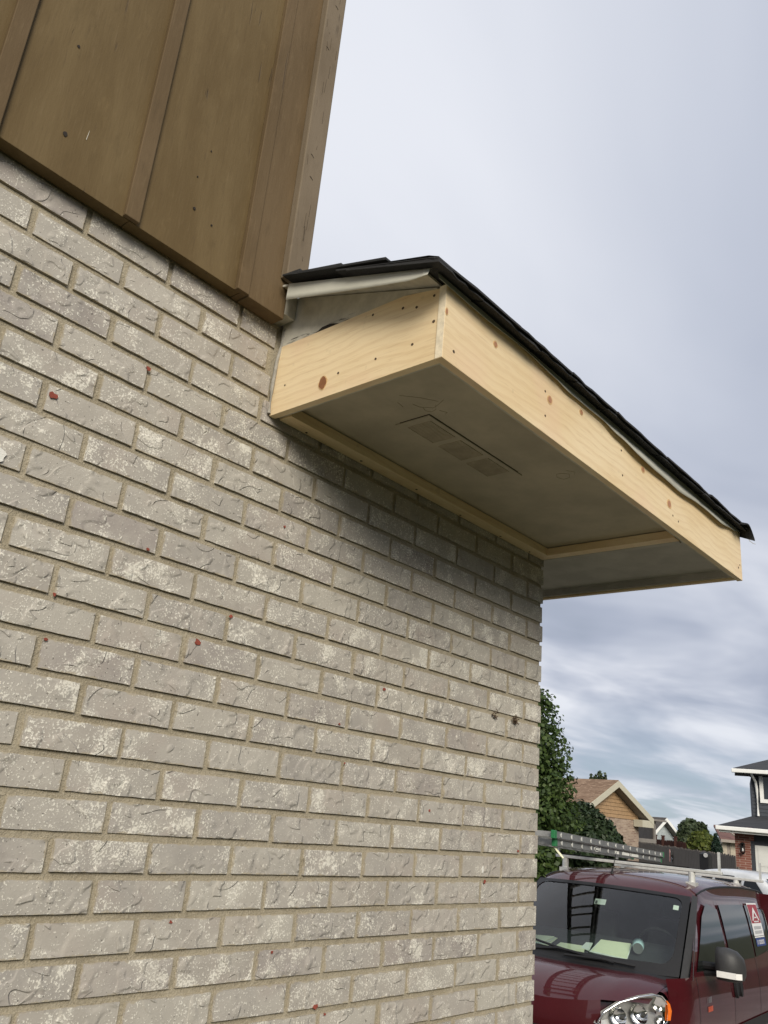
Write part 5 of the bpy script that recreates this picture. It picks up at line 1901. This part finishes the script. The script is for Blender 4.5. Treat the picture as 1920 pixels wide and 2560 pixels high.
# round sunburst ornament on the grey fence, dark post before it
c_ = on_plane(1678, 2141, fpa + fnr * .05, fnr)
orn = thing('sunburst_ornament', c_, 'round metal sunburst hanging on the grey fence', 'ornament')
OP = Part(orn)
mb = MB()
mb.disc(c_, fdir, FZ, .085, .085, .02, 18)
OP('disc', mb, M['black_plastic'])
for k in range(14):
    t_ = 2 * math.pi * k / 14
    d = fdir * math.cos(t_) + FZ * math.sin(t_)
    OP('ray', MB().tube([c_ + d * .08 + fnr * .01, c_ + d * .20 + fnr * .01], .016, 5, r1=.008), M['alu'] if k % 3 else M['grey_plastic'])
M['pinkish'] = plain('faded pink enamel', (0.45, 0.24, 0.22), 0.6)
OP('centre_bar', MB().tube([c_ - FZ * .17 + fnr * .045, c_ + FZ * .22 + fnr * .045], .022, 6), M['pinkish'])
pb = at(1766, 2185, 25)
pz = at(1766, 2129, 25).z
po = thing('lamp_post', (pb.x, pb.y, gz(pb.x)), 'square black post with a round grey lens standing before the fence', 'post')
PP = Part(po)
hw_ = .125
PP('post_body', MB().box((pb.x - hw_, pb.y - hw_, gz(pb.x) - .1), (pb.x + hw_, pb.y + hw_, pz - .06)), M['black_plastic'], bevel=.02)
PP('post_cap', MB().tube([(pb.x, pb.y, pz - .059), (pb.x, pb.y, pz)], .155, 4, r1=.03), M['black_plastic'])
v_, e_ = level_dirs(1766, 25)
lc = Vector((pb.x, pb.y, at(1766, 2138, 25).z)) - v_ * (hw_ + .045)
PP('lens', MB().disc(lc, e_, FZ, .055, .055, -.03, 14), M['alu'])

# ---- white car parked beyond the van
v_, e_ = level_dirs(1830, 21)
cdir = (e_ * .62 - v_ * .78).normalized()       # nose to the right and towards the camera
c0 = at(1782, 2200, 22.5)
cz = at(1800, 2168, 21.5).z - 1.62
car = thing('car', (c0.x, c0.y, cz), 'white sport utility car half hidden behind the van roof', 'car')
car.rotation_euler = (0, 0, math.atan2(cdir.y, cdir.x))


def car_half(x_, z_):
    w_ = spl([(.3, .84), (.6, .90), (.85, .90), (1.0, .87), (1.25, .78), (1.5, .68), (1.62, .60)], z_)
    w_ -= .20 * max(0, (.6 - x_) / .6) ** 2 + .22 * max(0, (x_ - 3.9) / .7) ** 2
    return w_


def car_top(x_):
    return spl([(0, .95), (.10, 1.22), (.35, 1.50), (.8, 1.60), (1.5, 1.62), (2.2, 1.58), (2.7, 1.40), (3.1, 1.13), (3.4, 1.06), (4.0, .98), (4.45, .80), (4.6, .60)], x_)


def car_surf(u, v):
    """v from sill (0) over the top (1) to the other sill (2)"""
    x_ = 4.6 * u
    zt_ = car_top(x_)
    s = 1 if v <= 1 else -1
    w_ = v if v <= 1 else 2 - v
    if w_ < .72:
        z_ = .30 + (zt_ - .06 - .30) * (w_ / .72)
        l_ = car_half(x_, z_)
    else:
        k = (w_ - .72) / .28
        z_ = zt_ - .06 + .06 * math.sin(k * math.pi / 2)
        l_ = car_half(x_, zt_ - .06) * (1 - k ** 1.6)
    return (x_, s * l_, z_)


patch(car_surf, 46, 34, 0, 1, 0, 2, flip=False).build('body', M['white_car'], car, smooth=True)
for s in (1, -1):
    for (nm, poly) in (('rear_quarter_window', [(.42, 1.12), (.95, 1.10), (.95, 1.44), (.62, 1.44)]), ('rear_door_window', [(1.05, 1.08), (1.88, 1.06), (1.88, 1.47), (1.05, 1.46)]), ('front_door_window', [(1.98, 1.06), (2.86, 1.05), (2.30, 1.44), (1.98, 1.46)])):
        zs_ = [p_[1] for p_ in poly]
        z0_, z1_ = min(zs_), max(zs_)
        mb = MB()
        (a0, b0, b1, a1) = poly

        def wn(u, v, s=s, a0=a0, b0=b0, a1=a1, b1=b1):
            xa_ = a0[0] + (a1[0] - a0[0]) * v
            xb_ = b0[0] + (b1[0] - b0[0]) * v
            za_ = a0[1] + (a1[1] - a0[1]) * v
            zb_2 = b0[1] + (b1[1] - b0[1]) * v
            x_, z_ = xa_ + (xb_ - xa_) * u, za_ + (zb_2 - za_) * u
            return (x_, s * (car_half(x_, z_) + .012), z_)
        patch(wn, 6, 5, flip=(s < 0), mb=mb)
        mb.build(nm, M['dark_glass'], car, smooth=True)
    for xh in (1.20, 2.12):
        MB().box((xh, -s * (car_half(xh, .95) + .002) - .02, .93), (xh + .17, -s * (car_half(xh, .95) + .002) + .02, .965)).build('door_handle', M['white_car'], car, bevel=.006)
    MB().box((2.72, -s * .98 - .09, 1.08), (2.86, -s * .98 + .09, 1.22)).build('door_mirror', M['black_plastic'], car, bevel=.02)
    for xs in (1.0, 1.93, 2.95):
        mb = MB()
        patch(lambda u, v, s=s, xs=xs: (xs - .005 + .01 * u, s * (car_half(xs, .36 + .68 * v) + .004), .36 + .68 * v), 1, 8, flip=(s < 0), mb=mb)
        mb.build('door_seam', M['lamp_dark'], car)
mb = MB()
patch(lambda u, v: (2.50 + .62 * v, (u - .5) * 2 * (.62 + .10 * v), 1.515 - .36 * v), 6, 4, flip=True, mb=mb)
mb.build('windshield', M['dark_glass'], car)
for (x_, y_) in ((.85, .80), (.85, -.80), (3.62, .80), (3.62, -.80)):
    wheel(car, x_, y_, .34, .21)

# ---- trees and shrubs
def c_at(px_, py_, d):
    return at(px_, py_, d)


def m_px(d):
    return d / FPX * 1.04


D = 16.0
u_ = m_px(D)
b = at(1315, 2100, D)
tree('pear_tree', 'tall dark green leafy tree rising beside the brick corner', (b.x, b.y, gz(b.x)),
     [(c_at(1335, 1800, D), 62 * u_, 70 * u_), (c_at(1345, 1880, D - .3), 72 * u_, 75 * u_), (c_at(1350, 1960, D - .3), 78 * u_, 70 * u_), (c_at(1360, 2040, D - .4), 82 * u_, 65 * u_), (c_at(1280, 1880, D + .3), 85 * u_, 110 * u_), (c_at(1275, 2030, D + .3), 95 * u_, 90 * u_), (c_at(1345, 2090, D - .2), 85 * u_, 50 * u_), (c_at(1340, 1755, D), 45 * u_, 30 * u_)],
     26000, .072, 'leaf_dark', .14, seed=3)
D = 18.5
u_ = m_px(D)
b = at(1450, 2150, D)
tree('yew_shrub', 'broad dark fine leaved shrub in front of the tan gabled house', (b.x, b.y, gz(b.x)),
     [(c_at(1450, 2060, D), 58 * u_, 46 * u_), (c_at(1490, 2085, D), 46 * u_, 40 * u_), (c_at(1520, 2110, D), 34 * u_, 32 * u_), (c_at(1415, 2085, D), 56 * u_, 56 * u_), (c_at(1460, 2125, D - .2), 80 * u_, 42 * u_), (c_at(1546, 2132, D), 22 * u_, 24 * u_)],
     26000, .070, 'leaf_yew', .10, seed=4, fine=1.6)
D = 14.0
u_ = m_px(D)
b = at(1365, 2190, D)
tree('low_shrub', 'low leafy shrub under the ladder end, between wall and van', (b.x, b.y, gz(b.x)),
     [(c_at(1360, 2160, D), 45 * u_, 40 * u_), (c_at(1330, 2170, D), 50 * u_, 45 * u_)], 3000, .085, 'leaf_dark', .05, seed=6)
D = 60.0
u_ = m_px(D)
b = at(1735, 2110, D)
tree('round_tree', 'loose round grey green tree beyond the fences', (b.x, b.y, gz(b.x) - .2),
     [(c_at(1728, 2075, D), 24 * u_, 20 * u_), (c_at(1718, 2098, D), 22 * u_, 24 * u_), (c_at(1742, 2082, D), 18 * u_, 18 * u_), (c_at(1758, 2070, D), 8 * u_, 9 * u_), (c_at(1765, 2080, D), 6 * u_, 6 * u_)], 5200, .30, 'leaf_mid', .25, seed=8)
D = 50.0
u_ = m_px(D)
b = at(1757, 2125, D)
tree('maple_tree', 'yellow green bushy tree behind the grey fence', (b.x, b.y, gz(b.x) - .2),
     [(c_at(1757, 2108, D), 26 * u_, 22 * u_), (c_at(1740, 2118, D), 20 * u_, 18 * u_), (c_at(1772, 2118, D), 18 * u_, 20 * u_)], 5200, .26, 'leaf_yellow', .18, seed=10)
D = 47.0
u_ = m_px(D)
b = at(1793, 2130, D)
tree('cypress_tree', 'narrow pointed dark evergreen behind the grey fence', (b.x, b.y, gz(b.x) - .2),
     [(c_at(1789, 2094, D), 2.6 * u_, 9 * u_), (c_at(1790, 2104, D), 5 * u_, 10 * u_), (c_at(1791, 2114, D), 7.5 * u_, 12 * u_), (c_at(1793, 2126, D), 10 * u_, 14 * u_)], 4200, .15, 'leaf_cone', .12, limb=False, seed=12)
D = 62.0
u_ = m_px(D)
b = at(1497, 2090, D)
tree('poplar_tree', 'tip of an upright tree showing above the brown roof', (b.x, b.y, gz(b.x) - .2),
     [(c_at(1478, 1943, D), 3.2 * u_, 11 * u_), (c_at(1488, 1945, D), 3 * u_, 9 * u_), (c_at(1498, 1938, D), 4 * u_, 13 * u_), (c_at(1505, 1944, D), 3.5 * u_, 10 * u_), (c_at(1514, 1943, D), 3 * u_, 11 * u_), (c_at(1497, 1975, D), 22 * u_, 24 * u_), (c_at(1497, 2020, D), 24 * u_, 30 * u_)], 4200, .28, 'leaf_mid', .2, seed=14)

# ------------------------------------------------------------------ ground
def ground_mat(name, a, b, c3, s1, s2, bump=0.6, bd=0.02):
    m_, t = mat(name)
    p = t.n('ShaderNodeTexCoord').outputs['Object']
    n1 = t.noise(p, s1, 4.0, 0.6)
    n2 = t.noise(p, s2, 3.0, 0.7)
    c = t.mix(t.smooth(n1, 0.3, 0.7), (*a, 1), (*b, 1))
    c = t.mix(t.math('MULTIPLY', t.smooth(n2, 0.5, 0.75), 0.6), c, (*c3, 1))
    finish(t, c, 0.95, n2, bump, bd)
    return m_


M['lawn'] = ground_mat('lawn', (0.050, 0.056, 0.022), (0.072, 0.072, 0.032), (0.09, 0.08, 0.045), 0.6, 60.0)
M['concrete'] = ground_mat('concrete', (0.33, 0.30, 0.26), (0.42, 0.385, 0.335), (0.26, 0.235, 0.20), 0.8, 90.0, 0.3, 0.004)
xs_ = [-900, -60, -5, 3.5, 16.5, 60, 1500]
mb = MB()
vs_ = []
for x in xs_:
    for y in (-1200, 1500):
        vs_.append((x, y, gz(x) - .012))
mb.add(vs_, [(2 * i, 2 * i + 2, 2 * i + 3, 2 * i + 1) for i in range(len(xs_) - 1)])
tag(mb.build('ground', M['lawn']), kind='structure')
mb = MB()
vs_ = []
xs_ = [2.3, 3.5, 16.5, 18.0]
for x in xs_:
    for y in (-1.6, 5.0):
        vs_.append((x, y, gz(x)))
mb.add(vs_, [(2 * i, 2 * i + 2, 2 * i + 3, 2 * i + 1) for i in range(3)])
tag(mb.build('driveway', M['concrete']), kind='structure')

# added leaf belt out of view: darkens the van's reflections and the shaded brick
rg = random.Random(21)
vs_, fs = [], []
for q_ in range(21000):
    t_ = rg.random()
    near = q_ >= 13000
    x = -26 + 62 * t_ if not near else 5.5 + 30 * t_ ** 1.3
    h_ = (6.2 if near else 4.6) + 1.3 * noise.noise(Vector((x * .22, 0, 3))) + .6 * noise.noise(Vector((x * .9, 5, 3)))
    z = h_ * rg.random() ** .75
    y = (-4.6 - .05 * (x - 5) if near else -15.5) - 2.2 * rg.random() + .8 * noise.noise(Vector((x * .5, z * .5, 9)))
    p_ = Vector((x, y, z - .1))
    nrm = Vector((rg.gauss(0, .6), 1 + rg.gauss(0, .4), rg.gauss(0, .6))).normalized()
    ax = nrm.cross(Vector((rg.gauss(0, 1), rg.gauss(0, 1), rg.gauss(0, 1)))).normalized()
    ay = nrm.cross(ax)
    s = rg.uniform(.25, .5)
    k = len(vs_)
    vs_ += [p_ - ax * s, p_ - ay * s * .8, p_ + ax * s, p_ + ay * s * .8]
    fs.append((k, k + 1, k + 2, k + 3))
tag(MB().add(vs_, fs).build('added_tree_belt', M['leaf_mid']), 'added belt of trees out of view, darkening the van reflections and the shaded brick', 'added tree belt', None, 'stuff')
